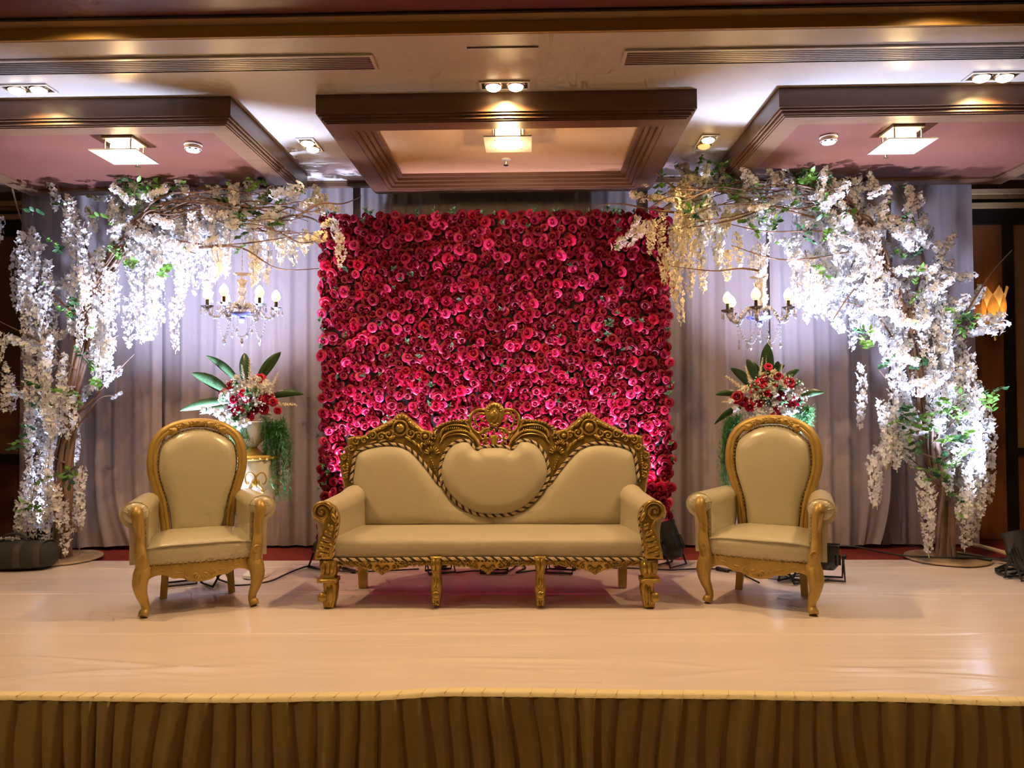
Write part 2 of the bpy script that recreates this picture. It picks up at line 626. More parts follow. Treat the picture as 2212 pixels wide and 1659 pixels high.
def coffer(n, r, deep, label):
    root = bpy.data.objects.new('trim_%d' % n, None)
    COL.objects.link(root)
    struct(root, label)
    root.location = ((r[0] + r[1]) / 2, (r[2] + r[3]) / 2, ZC)
    L = Vector(root.location)

    def fr(name, rr, w, z0, z1):
        b = MB()
        rect_frame(b, rr, w, z0, z1)
        b.v = [tuple(Vector(v) - L) for v in b.v]
        return b.build(name, 'coffer_wood', root, smooth=False)
    fr('fascia', r, 0.05, ZB + 0.045, ZC - 0.0005)
    fr('moulding', inset(r, 0.012), 0.06, ZB + 0.032, ZB + 0.0449)
    fr('moulding', inset(r, 0.028), 0.06, ZB + 0.014, ZB + 0.0319)
    fr('moulding', inset(r, 0.040), 0.05, ZB + 0.006, ZB + 0.0139)
    fr('rim', inset(r, 0.052), 0.115, ZB, ZB + 0.0059)
    if deep:
        fr('moulding', inset(r, 0.155), 0.04, ZB + 0.006, ZB + 0.028)
        fr('moulding', inset(r, 0.185), 0.04, ZB + 0.0281, ZB + 0.050)
        fr('moulding', inset(r, 0.215), 0.04, ZB + 0.0501, ZB + 0.072)
        fr('moulding', inset(r, 0.245), 0.05, ZB + 0.0721, ZB + 0.094)
        zt, q = ZB + 0.0945, inset(r, 0.25)
    else:
        fr('moulding', inset(r, 0.150), 0.035, ZB + 0.004, ZB + 0.022)
        zt, q = ZB + 0.0225, inset(r, 0.15)
    b = MB()
    b.box2((q[0], q[2], zt), (q[1], q[3], zt + 0.012))
    b.v = [tuple(Vector(v) - L) for v in b.v]
    b.build('ceiling_panel', 'panel_gold' if deep else 'panel_pink', root, smooth=False)
    return zt


ZPC = coffer(2, (-1.291, 1.021, 4.62, 6.32), True, 'dropped wooden ceiling coffer with deep gold panel over the sofa')
ZPL = coffer(3, (-4.13, -1.815, 4.62, 6.25), False, 'dropped wooden ceiling coffer with pink panel over the cream tree arch by the black bag')
coffer(4, (1.512, 3.83, 4.62, 6.25), False, 'dropped wooden ceiling coffer with pink panel nearest the amber wall sconce')

# back wall with dark joinery, seen at both ends beyond the drapes
b = MB(); b.box2((-7, 7.10, -0.6), (7, 7.2, 3.3)); wall = struct(b.build('wall_back', 'wall_brown', smooth=False))


def wallbox(name, m, x0, x1, z0, z1, d=0.03, y=7.0985):
    b = MB(); b.box2((x0, y - d, z0), (x1, y, z1)); return b.build(name, m, wall, smooth=False)


def wx(px): return at(px, 800, 7.08).x
def wz(py, px=2160): return at(px, py, 7.08).z


wallbox('cornice', 'cornice_cream', -7, 7, wz(423), wz(413), 0.10)
wallbox('cornice', 'wall_panel_tan', -7, 7, wz(432), wz(424), 0.06)
wallbox('cornice', 'wall_black', -7, 7, wz(440), wz(433), 0.05)
wallbox('cornice', 'cornice_cream', -7, 7, wz(452), wz(441), 0.08)
wallbox('top_rail', 'wall_black', -7, 7, wz(486), wz(453), 0.05)
xs = [wx(2060), wx(2169), wx(2189), wx(2330)]
wallbox('door_panel', 'wall_panel_wood', xs[0], xs[1], -0.02, wz(486), 0.02)
wallbox('stile', 'wall_black', xs[1], xs[2], -0.1, wz(486), 0.06)
wallbox('upper_panel', 'wall_panel_tan', xs[2], xs[3], wz(967), wz(486), 0.02)
wallbox('rail', 'wall_black', xs[2], xs[3], wz(985), wz(967), 0.05)
wallbox('lower_panel', 'wall_panel_wood', xs[2], xs[3], -0.02, wz(985), 0.02)
wallbox('upper_panel', 'wall_brown', wx(-160), wx(100), wz(970), wz(486), 0.02)
wallbox('rail', 'wall_black', wx(-160), wx(100), wz(992), wz(970), 0.05)
wallbox('lower_panel', 'wall_brown', wx(-160), wx(100), -0.02, wz(992), 0.02)
# side walls of the hall
for s, nm in ((-1, 'wall_left'), (1, 'wall_right')):
    b = MB(); b.box2((s * 6.9, -4, -0.6), (s * 7.0, 7.1, 3.3)); struct(b.build(nm, 'wall_brown', smooth=False))

# ------------------------------------------------------------------ stage
stage = thing('stage', 'low white stage platform with red carpet at its back edge', 'stage', (-0.13, 5.0, -0.6))
b = MB(); b.box2((-6.2, -1.62, 0.0), (6.4, 2.0, 0.585)); b.build('platform', 'wall_black', stage, smooth=False)
b = MB()
b.grid(lambda u, v: (-6.2 + 12.6 * u, 1.02 + 0.97 * v, 0.5885), 4, 2)
b.build('red_carpet', 'red_carpet', stage, smooth=False)


EDGE = [(-0.5, 3.24), (0.0, 3.283), (0.23, 3.262), (0.36, 3.285), (0.45, 3.338), (0.68, 3.318), (0.85, 3.295), (1.0, 3.25), (1.5, 3.2)]


def edge_y(X):
    u = (X + 2.28) / 4.31
    for i in range(len(EDGE) - 1):
        if EDGE[i][0] <= u <= EDGE[i + 1][0]:
            t = (u - EDGE[i][0]) / (EDGE[i + 1][0] - EDGE[i][0])
            t = t * t * (3 - 2 * t)
            return EDGE[i][1] * (1 - t) + EDGE[i + 1][1] * t
    return 3.25


def cover(y0, y1, z, seed):
    """one length of the white vinyl stage cover: gently rumpled, its front edge hanging free by a few millimetres."""
    rn = random.Random(seed)
    ridges = []
    for _ in range(34 if y0 < 4 else 6):
        cx, cy = rn.uniform(-2.8, 2.6), y0 + (rn.uniform(0.02, 0.45) if y0 < 4 else rn.uniform(0.05, y1 - y0 - 0.05))
        ridges.append((cx, cy, rn.uniform(0.2, 0.7), rn.uniform(-0.30, 0.25), rn.uniform(0.008, 0.022), rn.uniform(0.0015, 0.006) if y0 < 4 else rn.uniform(0.001, 0.003)))

    def fn(u, v):
        X = -4.6 + 9.2 * u
        ys = edge_y(X) + 0.015 if y0 < 4 else y0
        Y = ys + (y1 - ys) * v
        h = 0.0015 * noise.noise(Vector((X * 1.5, Y * 4, seed)))
        for cx, cy, ln, sl, w, a in ridges:
            dx = X - cx
            if abs(dx) < ln:
                dy = Y - (cy + sl * dx)
                if abs(dy) < 3 * w:
                    h += a * math.exp(-(dy / w) ** 2) * (1 - (dx / ln) ** 2)
        wob = 0.012 * noise.noise(Vector((X * 1.1, seed * 3.1, 0))) if v == 0 and y0 > 4 else 0
        if v == 0 and y0 > 4:
            h = -0.0035
        return (X + 0.13, Y - 5.0 + wob, 0.6 + z + h)
    b = MB()
    b.grid(fn, 300, 50)
    return b.build('stage_cover', 'stage_vinyl', stage, angle=80)


cover(3.33, 4.20, 0.0, 1)
cover(4.155, 5.06, 0.002, 2)
cover(5.02, 5.84, 0.004, 3)
cover(5.80, 6.08, 0.006, 4)

# pleated stage skirt with cream hem folded over the edge
skirt = thing('stage_skirt', 'gold pleated stage skirt with cream hem along the front edge', 'stage skirt', (-0.13, 3.28, -0.6))
PITCH = 0.092


def pleat_phase(X, t):
    return X / PITCH + 0.75 * noise.noise(Vector((X * 2.6, t * 0.8, 2.0))) + 0.10 * noise.noise(Vector((X * 9.0, t * 1.3, 5.0)))


def skirt_pt(u, v):
    X = -3.4 + 6.7 * u
    t = v
    ph = pleat_phase(X, t)
    f = ph - math.floor(ph)
    k = int(math.floor(ph))
    amp = 0.5 + 0.5 * abs(noise.noise(Vector((k * 0.77, 3.3, 0)))) * 1.8
    s_ = math.sin(math.pi / 2 * f / 0.80) if f < 0.80 else math.cos(math.pi / 2 * (f - 0.80) / 0.20)
    s_ += 0.25 * math.sin(f * 9.0 + k) * t
    Y = edge_y(X) - 0.064 * amp * s_ * (0.55 + 0.9 * t) - 0.012 * t + 0.03 * noise.noise(Vector((X * 3.1, t * 2.0, 7))) * t
    return (X + 0.13, Y - 3.28, 0.592 - t * 0.55)


b = MB()
b.grid(skirt_pt, 1300, 16, flip=True)
b.build('pleated_cloth', 'skirt_cloth', skirt, angle=75)
tucks = []
for i in range(2600):
    X = -3.4 + 6.7 * i / 2600
    if math.floor(pleat_phase(X, 0)) != math.floor(pleat_phase(X + 6.7 / 2600, 0)):
        tucks.append(X)


def hem(u, v):
    X = -3.4 + 6.7 * u
    Y = edge_y(X) - 0.018 + 0.062 * v + 0.004 * noise.noise(Vector((X * 6, v, 3)))
    z = -0.004 + 0.006 * min(1, v * 3) + 0.0016 * noise.noise(Vector((X * 25, v * 4, 0)))
    if v == 0:
        z -= 0.010
    return (X + 0.13, Y - 3.28, 0.6 + z + 0.004)


b = MB(); b.grid(hem, 420, 6); b.build('hem', 'skirt_hem', skirt, angle=70)
b = MB()
for X in tucks:   # tucks stitched across the hem
    p = [(X + 0.13 + 0.006 * (k - 1), edge_y(X) - 3.28 - 0.016 + 0.026 * k, 0.6067) for k in range(3)]
    b.tube(p, 0.0018, 5)
o = b.build('hem_tucks', 'skirt_hem', skirt); o['kind'] = 'stuff'

# ------------------------------------------------------------------ drapes
def drape(x0, x1, y, label, seed, ztop=3.2, bunch=0.0, pull=None, pitch=0.16, amp=0.034):
    rn = random.Random(seed)
    c = thing('curtain', label, 'curtain', ((x0 + x1) / 2, y, 0), 0, 'white drapes behind the stage')
    nx = int((x1 - x0) / 0.011)
    nz = 26
    ph = [rn.uniform(0, 6.28) for _ in range(4)]
    xc = (x0 + x1) / 2
    b = MB()

    def fn(u, v):
        X = x0 + (x1 - x0) * u
        z = 0.012 + (ztop - 0.012) * v
        s = X + 0.05 * noise.noise(Vector((X * 1.7, seed, 0.2 * z))) + 0.02 * math.sin(3 * X + ph[3])
        f = s / pitch * 2 * math.pi
        k = 0.75 + 0.35 * noise.noise(Vector((X * 2.3, seed, z * 0.4)))
        w = math.sin(f + ph[0]) * 0.6 + math.sin(f * 0.53 + ph[1]) * 0.45 + 0.22 * math.sin(f * 2.1 + ph[2])
        w = w - 0.25 * abs(w)
        gather = 0.6 + 0.4 * (1 - v)
        yy = amp * w * k * gather
        zz = z
        if pull and v < 0.2:     # hem swept sideways along the floor
            t = ((0.2 - v) / 0.2) ** 2 * math.exp(-((X - pull[0]) / pull[1]) ** 2)
            X += pull[2] * t
            zz += 0.02 * t
        return (X - xc, yy, zz)
    b.grid(fn, nx, nz)
    b.build('cloth', 'curtain_cloth', c, angle=80)
    b = MB()
    b.box2((x0 - xc, 0.05, ztop - 0.02), (x1 - xc, 0.07, ztop))
    b.build('header', 'curtain_back', c, smooth=False)
    return c


xa, xb = at(45, 800, 6.62).x, at(2115, 800, 6.62).x
XS = [xa, -3.25, -1.60, 1.10, 2.12, 3.02, xb]
drape(XS[0], XS[1] + 0.06, 6.60, 'pale drape at the end of the backdrop behind the tree with the black bag', 1, pull=(-3.55, 0.25, 0.15))
drape(XS[1] - 0.06, XS[2] + 0.06, 6.69, 'pale drape behind the armchair and chandelier next to the black bag tree', 2)
drape(XS[2] - 0.06, XS[3] + 0.06, 6.78, 'pale drape mostly hidden behind the red rose wall', 3)
drape(XS[3] - 0.06, XS[4] + 0.06, 6.69, 'pale drape behind the chandelier on the sconce side of the rose wall', 4)
drape(XS[4] - 0.06, XS[5] + 0.02, 6.60, 'pale drape between the armchair and the trunk on the sconce side', 5, pull=(3.02, 0.22, -0.10))
drape(XS[5] - 0.02, XS[6], 6.69, 'pale end drape beside the amber wall sconce', 6)

# ------------------------------------------------------------------ ceiling fittings
def air_vent(x0, x1, label):
    c = thing('air_vent', label, 'air vent', ((x0 + x1) / 2, 4.172, ZC - 0.012), 0, 'ceiling air vents')
    h = (x1 - x0) / 2
    b = MB(); rect_frame(b, (-h, h, -0.095, 0.095), 0.018, 0.0, 0.011); b.build('frame', 'ceiling_paint', c, smooth=False)
    b = MB(); b.box2((-h + 0.018, -0.077, 0.009), (h - 0.018, 0.077, 0.0115)); b.build('backing', 'dark_void', c, smooth=False)
    for k in range(7):
        b = MB()
        y = -0.066 + 0.022 * k
        b.box((0, 0, 0), (2 * h - 0.037, 0.0115, 0.002), 0, Matrix.Translation((0, y, 0.0055)) @ Matrix.Rotation(-0.12, 4, 'X'))
        b.build('slat', 'vent_metal', c, smooth=False)
    if h > 1.5:
        b = MB(); b.box2((-0.004, -0.076, 0.001), (0.004, 0.076, 0.009)); b.build('joint', 'dark_void', c, (0, 0, 0), smooth=False)
    return c


air_vent(-5.4, -0.835, 'long slatted air vent in the ceiling above the pink panel with the black bag below')
air_vent(0.52, 4.9, 'long slatted air vent in the ceiling on the amber sconce side')
# access hatch
hatch = thing('ceiling_hatch', 'flush square access hatch in the ceiling between the two air vents', 'hatch', (-0.13, 4.19, ZC - 0.004))
b = MB(); b.box2((-0.19, -0.155, 0.0), (0.19, 0.15, 0.0035)); b.build('cover', 'ceiling_paint', hatch, smooth=False)
b = MB(); b.box2((-0.19, -0.166, 0.001), (0.19, -0.157, 0.0038)); b.build('gap', 'dark_void', hatch, (0, 0, 0), smooth=False)


def downlight(px, py, along, label, on=2, target=(0, 0, 0), energy=60, spread=145):
    p = zp(px, py, ZC)
    c = thing('downlight', label, 'ceiling light', (p.x, p.y, ZC - 0.010), 0 if along == 'x' else math.pi / 2, 'twin recessed ceiling lights')
    w, d = 0.15, 0.062
    b = MB(); rect_frame(b, (-w, w, -d, d), 0.014, 0.0, 0.0095); b.build('frame', 'white_plastic' if along == 'y' else 'ceiling_paint', c, smooth=False)
    b = MB(); b.box2((-w + 0.014, -d + 0.014, 0.006), (w - 0.014, d - 0.014, 0.0095)); b.build('housing', 'wall_black', c, smooth=False)
    for s in (-1, 1):
        k = on == 2 or s == on
        b = MB()
        b.lathe([(0.058, 0.006), (0.056, 0.0), (0.048, -0.004)], 20)
        r = b.build('reflector', 'brass' if not k else 'chrome', c, (s * 0.066, 0, 0))
        b = MB()
        b.lathe([(0.047, -0.003), (0.040, -0.016), (0.022, -0.026), (0.0, -0.029)], 20)
        b.build('bulb', 'bulb_warm' if k else 'bulb_dim', r)
    if energy:
        lamp('SPOT', 'downlight_beam', (p.x, p.y, ZC - 0.06), energy, WARM, 0.05, target, spread, 0.6)
    return c


downlight(60, 190, 'x', 'lit twin downlight in the ceiling in front of the coffer over the black bag', 2, (-2.9, 4.4, 0), 135)
downlight(1090, 183, 'x', 'lit twin downlight in the ceiling in front of the middle coffer', 2, (-0.13, 4.6, 0), 175)
downlight(2145, 163, 'x', 'lit twin downlight in the ceiling nearest the sconce end of the hall', 2, (2.7, 4.4, 0), 148)
downlight(670, 312, 'y', 'bright twin downlight between the middle coffer and the coffer over the black bag', 2, (-1.58, 5.84, 2.4), 24, 60)
downlight(1525, 305, 'y', 'dim twin downlight with only one bulb glowing, between two coffers', -1, (1.15, 5.84, 2.4), 30, 62)


def coffer_lamp(x, y, zpan, label, rz, energy):
    c = thing('coffer_lamp', label, 'ceiling lamp', (x, y, zpan - 0.11), rz, 'square glass coffer lamps')
    b = MB(); b.box2((-0.10, -0.10, 0.095), (0.10, 0.10, 0.108)); b.build('ceiling_plate', 'white_plastic', c, smooth=False)
    for sx in (-1, 1):
        for sy in (-1, 1):
            b = MB(); b.tube([(sx * 0.085, sy * 0.085, -0.002), (sx * 0.085, sy * 0.085, 0.096)], 0.005, 8); b.build('post', 'chrome', c)
    b = MB(); b.box2((-0.155, -0.155, 0.0), (0.155, 0.155, 0.008)); b.build('glass_plate', 'lamp_glass', c, smooth=False)
    b = MB(); b.lathe([(0.0, 0.015), (0.06, 0.02), (0.085, 0.045), (0.085, 0.07), (0.07, 0.094)], 24); b.build('bulb', 'bulb_warm', c)
    lamp('POINT', 'coffer_lamp_light', (x, y, zpan - 0.17), energy, WARM, 0.06)
    return c


coffer_lamp(-2.66, 4.98, ZPL, 'square glass lamp on the pink coffer panel over the armchair by the black bag', 0.0, 14)
coffer_lamp(-0.13, 5.05, ZPC, 'square glass lamp in the middle coffer above the sofa', 0.0, 20)
coffer_lamp(2.41, 4.98, ZPL, 'square glass lamp on the pink coffer panel nearest the wall sconce', 0.0, 14)


def detector(px, py, label):
    p = zp(px, py, ZPL - 0.03)
    c = thing('smoke_detector', label, 'smoke detector', (p.x, p.y, ZPL), 0, 'smoke detectors')
    b = MB(); b.lathe([(0.055, -0.0005), (0.058, -0.012), (0.052, -0.02)], 24); b.build('base', 'white_plastic', c)
    b = MB(); b.lathe([(0.05, -0.02), (0.053, -0.038), (0.040, -0.052), (0.0, -0.054)], 24); b.build('cap', 'white_plastic', c)
    for k in range(8):
        a = k * math.pi / 4
        b = MB()
        b.box((0, 0, 0), (0.016, 0.003, 0.006), 0, Matrix.Rotation(a, 4, 'Z') @ Matrix.Translation((0, -0.0485, -0.044)))
        b.build('vent_slot', 'black_plastic', c, smooth=False)


detector(417, 320, 'white smoke detector on the pink panel above the black bag tree')
detector(1790, 303, 'white smoke detector on the pink panel near the wall sconce')


def sprinkler(px, py, zz, label):
    p = zp(px, py, zz - 0.01)
    c = thing('sprinkler', label, 'sprinkler', (p.x, p.y, zz), 0, 'ceiling sprinklers')
    b = MB(); b.lathe([(0.036, -0.0005), (0.036, -0.006), (0.018, -0.010)], 20); b.build('rosette', 'white_plastic', c)
    b = MB(); b.lathe([(0.010, -0.009), (0.008, -0.03), (0.004, -0.04)], 12); b.build('nozzle', 'chrome', c)
    b = MB(); b.lathe([(0.020, -0.042), (0.020, -0.045)], 12); b.build('deflector', 'chrome', c)


sprinkler(297, 350, ZPL, 'small round sprinkler in the pink panel over the black bag tree')
sprinkler(1093, 347, ZPC, 'small round sprinkler in the middle coffer panel')
sprinkler(1913, 331, ZPL, 'small round sprinkler in the pink panel near the wall sconce')

# wall sconce with amber glass petals
sp = at(2148, 700, 6.98)
sc = thing('wall_sconce', 'amber glass wall sconce of upright petals behind the flowering tree', 'wall lamp', (sp.x, 6.98, sp.z))
b = MB(); b.lathe([(0.0, -0.16), (0.03, -0.15), (0.05, -0.10), (0.035, -0.03), (0.05, 0.0)], 14); b.build('cup', 'brass', sc)
b = MB(); b.box2((-0.03, 0.0, -0.14), (0.03, 0.10, -0.08)); b.build('bracket', 'brass', sc, smooth=False)
for k in range(5):
    a = -math.pi / 2 + (k - 2) * 1.05
    b = MB()

    def petal(u, v, a=a):
        w = 0.090 * math.sin(math.pi * min(1, 0.18 + 0.82 * v)) ** 0.8 * (1.0 if v < 0.98 else 0.15)
        s = (u - 0.5) * 2
        r = 0.045 + 0.075 * v ** 1.4 - 0.02 * s * s
        t = a + 0
        tx, ty = -math.sin(t), math.cos(t)
        zz = 0.33 * v - 0.01 + (0.02 * abs(s) if v > 0.9 else 0)
        return (math.cos(t) * r + tx * s * w, math.sin(t) * r * 0.8 + ty * s * w * 0.8, zz)
    b.grid(petal, 6, 10)
    b.build('glass_petal', 'amber_glass', sc)
b = MB(); b.ball((0, 0, 0.07), (0.028, 0.028, 0.045), 12, 8); b.build('bulb', 'bulb_warm', sc)
lamp('POINT', 'sconce_light', (sp.x, 6.98, sp.z + 0.13), 1.3, AMBER, 0.03)
# ------------------------------------------------------------------ rose wall
def rose_mesh(seed, mats, rings=((3, 0.22, 0.62), (4, 0.42, 0.58), (5, 0.66, 0.46), (5, 0.90, 0.26))):
    """unit rose (radius about 1) facing +Z: petals wrapped in rings round a tight bud."""
    rn = random.Random(seed)
    b = MB()
    b.lathe([(0.16, 0.1), (0.20, 0.45), (0.12, 0.66), (0.0, 0.62)], 7)
    for q, (n, R, H) in enumerate(rings):
        a0 = rn.uniform(0, 6.28)
        for k in range(n):
            a = a0 + 2 * math.pi * k / n + rn.uniform(-0.12, 0.12)
            span = 2 * math.pi / n * 0.72
            hh = H * rn.uniform(0.9, 1.12)
            rr = R * rn.uniform(0.94, 1.06)
            tilt = rn.uniform(-0.04, 0.04)

            def pet(u, v, a=a, span=span, hh=hh, rr=rr, tilt=tilt, q=q):
                s = (u - 0.5) * 2
                edge = 1 - 0.30 * abs(s) ** 2.2 * v
                rad = rr * (0.42 + 0.58 * (v ** 0.7)) * (1 - 0.08 * s * s) + (0.10 * v ** 4 if q > 1 else 0.02)
                z = hh * (0.15 + 0.85 * v * edge) - (0.10 * q * v ** 5) + tilt * s
                t = a + s * span * (0.65 + 0.35 * v)
                return (rad * math.cos(t), rad * math.sin(t), z)
            b.grid(pet, 3, 3 if q > 1 else 2)
    return b


ROSE_MB = [rose_mesh(s, None) for s in (1, 2, 3)]
ROSES = [[m.mesh('rose', k, angle=60) for m in ROSE_MB] for k in ('rose_red', 'rose_crimson', 'rose_pink')]


def leaf_geo(b, L, W, M=None, mi=0, fold=0.25, nv=3):
    vs, fs = [], []
    for j in range(nv + 1):
        v = j / nv
        w = W * math.sin(math.pi * (0.08 + 0.92 * v)) ** 0.8 * 0.5
        z = 0.10 * L * math.sin(v * 2.4)
        vs += [(-w, L * v, z + w * fold), (0, L * v, z), (w, L * v, z + w * fold)]
    for j in range(nv):
        a = j * 3
        fs += [(a, a + 1, a + 4, a + 3), (a + 1, a + 2, a + 5, a + 4)]
    b.add(vs, fs, mi, M)


def sprig_mb(seed, n=9, L=0.028):
    rn = random.Random(seed)
    b = MB()
    for k in range(n):
        Mx = Matrix.Rotation(rn.uniform(0, 6.28), 4, 'Z') @ Matrix.Rotation(rn.uniform(0.2, 1.1), 4, 'X')
        leaf_geo(b, L * rn.uniform(0.7, 1.4), L * 0.45, Mx, nv=2)
    return b


RW_X0, RW_X1, RW_Y, RW_Z0, RW_Z1 = -1.665, 1.105, 6.20, 0.03, 2.775
rw = thing('rose_wall', 'tall square flower wall packed with red roses behind the sofa', 'flower wall', ((RW_X0 + RW_X1) / 2, RW_Y, 0.002))
rxc = (RW_X0 + RW_X1) / 2
b = MB(); b.box2((RW_X0 - rxc + 0.02, 0.0, 0.0), (RW_X1 - rxc - 0.02, 0.10, RW_Z1 - 0.02)); b.build('backing_panel', 'rose_backing', rw, smooth=False)
for s in (-1, 1):
    b = MB(); b.tube([(s * 0.9, 0.11, 0.0), (s * 0.9, 0.11, 2.6)], 0.02, 8); b.tube([(s * 0.9, 0.12, 1.6), (s * 0.9, 0.30, 0.01)], 0.015, 6); b.build('stand_leg', 'black_metal', rw)
rn = random.Random(21)
spots = []
pitch = 0.067
row = 0
z = RW_Z0 + 0.02
while z < RW_Z1 + 0.012:
    x = RW_X0 + (0.5 * pitch if row % 2 else 0)
    while x < RW_X1 + 0.02:
        spots.append((x + rn.uniform(-0.02, 0.02), z + rn.uniform(-0.018, 0.018), 0))
        x += pitch
    z += pitch * 0.84
    row += 1
for z in [0.05 + 0.075 * k for k in range(37)]:      # roses wrapping the two side edges
    for s in (-1, 1):
        spots.append(((RW_X0 if s < 0 else RW_X1) + rn.uniform(-0.008, 0.008), z + rn.uniform(-0.02, 0.02), s))
cand = []
for (x, z, s) in spots:
    r = rn.choice((0.036, 0.039, 0.042, 0.045, 0.050)) * rn.uniform(0.93, 1.08)
    seen = z > 0.75 or abs(x + 0.25) > 1.12
    cand.append([r if seen else r - 1, x, z, s, r])
cand.sort(reverse=True)
rest = MB()
for i, (key, x, z, s, r) in enumerate(cand):
    tx = rn.gauss(0, 0.33) + (0.25 if z < 2.5 else 0.1)
    tz = rn.gauss(0, 0.33) + s * 1.0
    # facing -Y, tipped a little up and to the side
    d = Vector((math.sin(tz), -math.cos(tz), math.sin(-tx) * 0.8)).normalized()
    q = d.to_track_quat('Z', 'Y') @ Quaternion((0, 0, 1), rn.uniform(0, 6.28))
    loc = Vector((x - rxc, -0.012 + rn.uniform(-0.026, 0.016) + (0.05 * rn.random() if s else 0), z))
    Mx = Matrix.Translation(loc) @ q.to_matrix().to_4x4() @ Matrix.Diagonal((r, r, r * 0.95, 1))
    c = rn.random()
    kind = 0 if c < 0.50 else (1 if c < 0.86 else 2)
    var = rn.randrange(3)
    if i < 300:
        o = link('rose', ROSES[kind][var], rw)
        o.matrix_local = Mx
    else:
        rest.merge(ROSE_MB[var], Mx, kind)
o = rest.build('roses_massed', ['rose_red', 'rose_crimson', 'rose_pink'], rw, angle=60)
o['kind'] = 'stuff'
SPR = [sprig_mb(s).mesh('leaf_sprig', 'sprig_green') for s in (1, 2, 3)]
for k in range(120):
    if k < 75:
        x, z = rn.uniform(RW_X0, RW_X1), rn.uniform(0.6, RW_Z1 - 0.05)
    elif k < 100:
        x, z = rn.uniform(RW_X0 + 0.05, RW_X1 - 0.05), RW_Z1 + rn.uniform(-0.01, 0.03)
    else:
        x, z = rn.choice((RW_X0 - 0.01, RW_X1 + 0.01)) + rn.uniform(-0.02, 0.02), rn.uniform(0.3, 2.3)
    q = Vector((rn.gauss(0, 0.3), -1, rn.gauss(0.2, 0.3))).to_track_quat('Z', 'Y')
    o = link('leaf_sprig', SPR[k % 3], rw)
    o.matrix_local = Matrix.Translation((x - rxc, -0.045, z)) @ q.to_matrix().to_4x4() @ Matrix.Rotation(rn.uniform(0, 6), 4, 'Z') @ Matrix.Scale(rn.uniform(0.8, 1.5), 4)

# ------------------------------------------------------------------ carving helpers
def spiral(b, cx, cz, R, turns, a0, sgn, r0, y, yf=None, n=7, r1=None, inner=0.18):
    yf = yf or (lambda x, z: 0)
    k = max(10, int(turns * 16))
    P, rr = [], []
    for i in range(k + 1):
        t = i / k
        R2 = R * (1 - (1 - inner) * t)
        a = a0 + sgn * turns * 2 * math.pi * t
        x, z = cx + R2 * math.cos(a), cz + R2 * math.sin(a)
        P.append((x, y + yf(x, z), z))
        rr.append(r0 + ((r1 if r1 is not None else r0 * 0.5) - r0) * t)
    b.tube(P, rr, n)
    b.ball((cx, y + yf(cx, cz), cz), (R * 0.22, r0, R * 0.22), 8, 5)


def lobe(b, p0, p1, w, h, y, yf=None, nu=8, nv=6):
    yf = yf or (lambda x, z: 0)
    p0, p1 = Vector(p0), Vector(p1)
    c = (p0 + p1) / 2
    d = p1 - p0
    a = math.atan2(d.y, d.x)
    t = MB()
    t.ball((0, 0, 0), (d.length / 2, h, w / 2), nu, nv)
    b.merge(t, Matrix.Translation((c.x, y + yf(c.x, c.y), c.y)) @ Matrix.Rotation(-a, 4, 'Y'))


def fan(b, c, R, a0, a1, n, w, h, y, yf=None, r0=0.25):
    for i in range(n):
        a = a0 + (a1 - a0) * i / max(1, n - 1)
        lobe(b, (c[0] + R * r0 * math.cos(a), c[1] + R * r0 * math.sin(a)), (c[0] + R * math.cos(a), c[1] + R * math.sin(a)), w, h, y, yf)


def beads(b, P, step, r, y=None, yf=None, h=None):
    P = [Vector(p) for p in P]
    acc = 0.0
    for i in range(len(P) - 1):
        L = (P[i + 1] - P[i]).length
        while acc < L:
            q = P[i].lerp(P[i + 1], acc / max(L, 1e-9))
            if len(q) == 2:
                b.ball((q.x, y + (yf(q.x, q.y) if yf else 0), q.y), (r, h or r, r), 7, 5)
            else:
                b.ball(q, r, 6, 4)
            acc += step
        acc -= L


def rope(path, r, name, parent, pitch=0.055):
    """twisted trim: two cream strands and one dark strand wound round a path."""
    P = smooth_path(path, 6)
    Q = [P[0]]
    for p in P[1:]:
        while (p - Q[-1]).length > 0.007:
            Q.append(Q[-1] + (p - Q[-1]).normalized() * 0.007)
    strands = [[], [], []]
    s = 0.0
    for i, p in enumerate(Q):
        t = (Q[min(i + 1, len(Q) - 1)] - Q[max(i - 1, 0)]).normalized()
        u = t.cross(Vector((0, 1, 0)))
        u = u.normalized() if u.length > 1e-4 else Vector((1, 0, 0))
        w = t.cross(u)
        for k in range(3):
            a = 2 * math.pi * (s / pitch + k / 3)
            strands[k].append(p + (u * math.cos(a) + w * math.sin(a)) * r * 0.5)
        s += 0.007
    b = MB()
    for k in range(3):
        b.tube(strands[k], r * (0.64 if k == 0 else 0.52), 6, 1 if k == 0 else 0)
    return b.build(name, ['rope_cream', 'rope_dark'], parent)


def resample2(P, k=4, closed=False):
    Q = smooth_path([(x, 0, z) for x, z in P], k, closed)
    return [(q.x, q.z) for q in Q]


# ------------------------------------------------------------------ sofa
SX, SY = -0.2585, 4.95
sofa = thing('sofa', 'carved gold sofa with cream upholstery and heart-shaped backrest in the middle of the stage', 'sofa', (SX, SY, 0.010))
KB, ZB0, YB = 0.12, 0.42, 5.25
bc = onp(1068, 1010, YB, KB, ZB0).x
def bp(px, py):
    p = onp(px, py, YB, KB, ZB0)
    return (p.x - bc, p.z)
def c1(u, v): return bp(640 + u / 3.317, 840 + v / 3.317)
def c3(u, v): return bp(900 + u / 5.924, 860 + v / 5.924)
BO = bc - SX            # back centre line against the base centre (about nil)
yb = lambda x, z: KB * (z - ZB0)
Y0 = YB - SY            # face of the back board
def shift(mb):
    mb.v = [(x + BO, y, z) for x, y, z in mb.v]
    return mb
def both(mb):
    o = MB(); o.merge(mb); o.merge(mb.mirrored()); return shift(o)

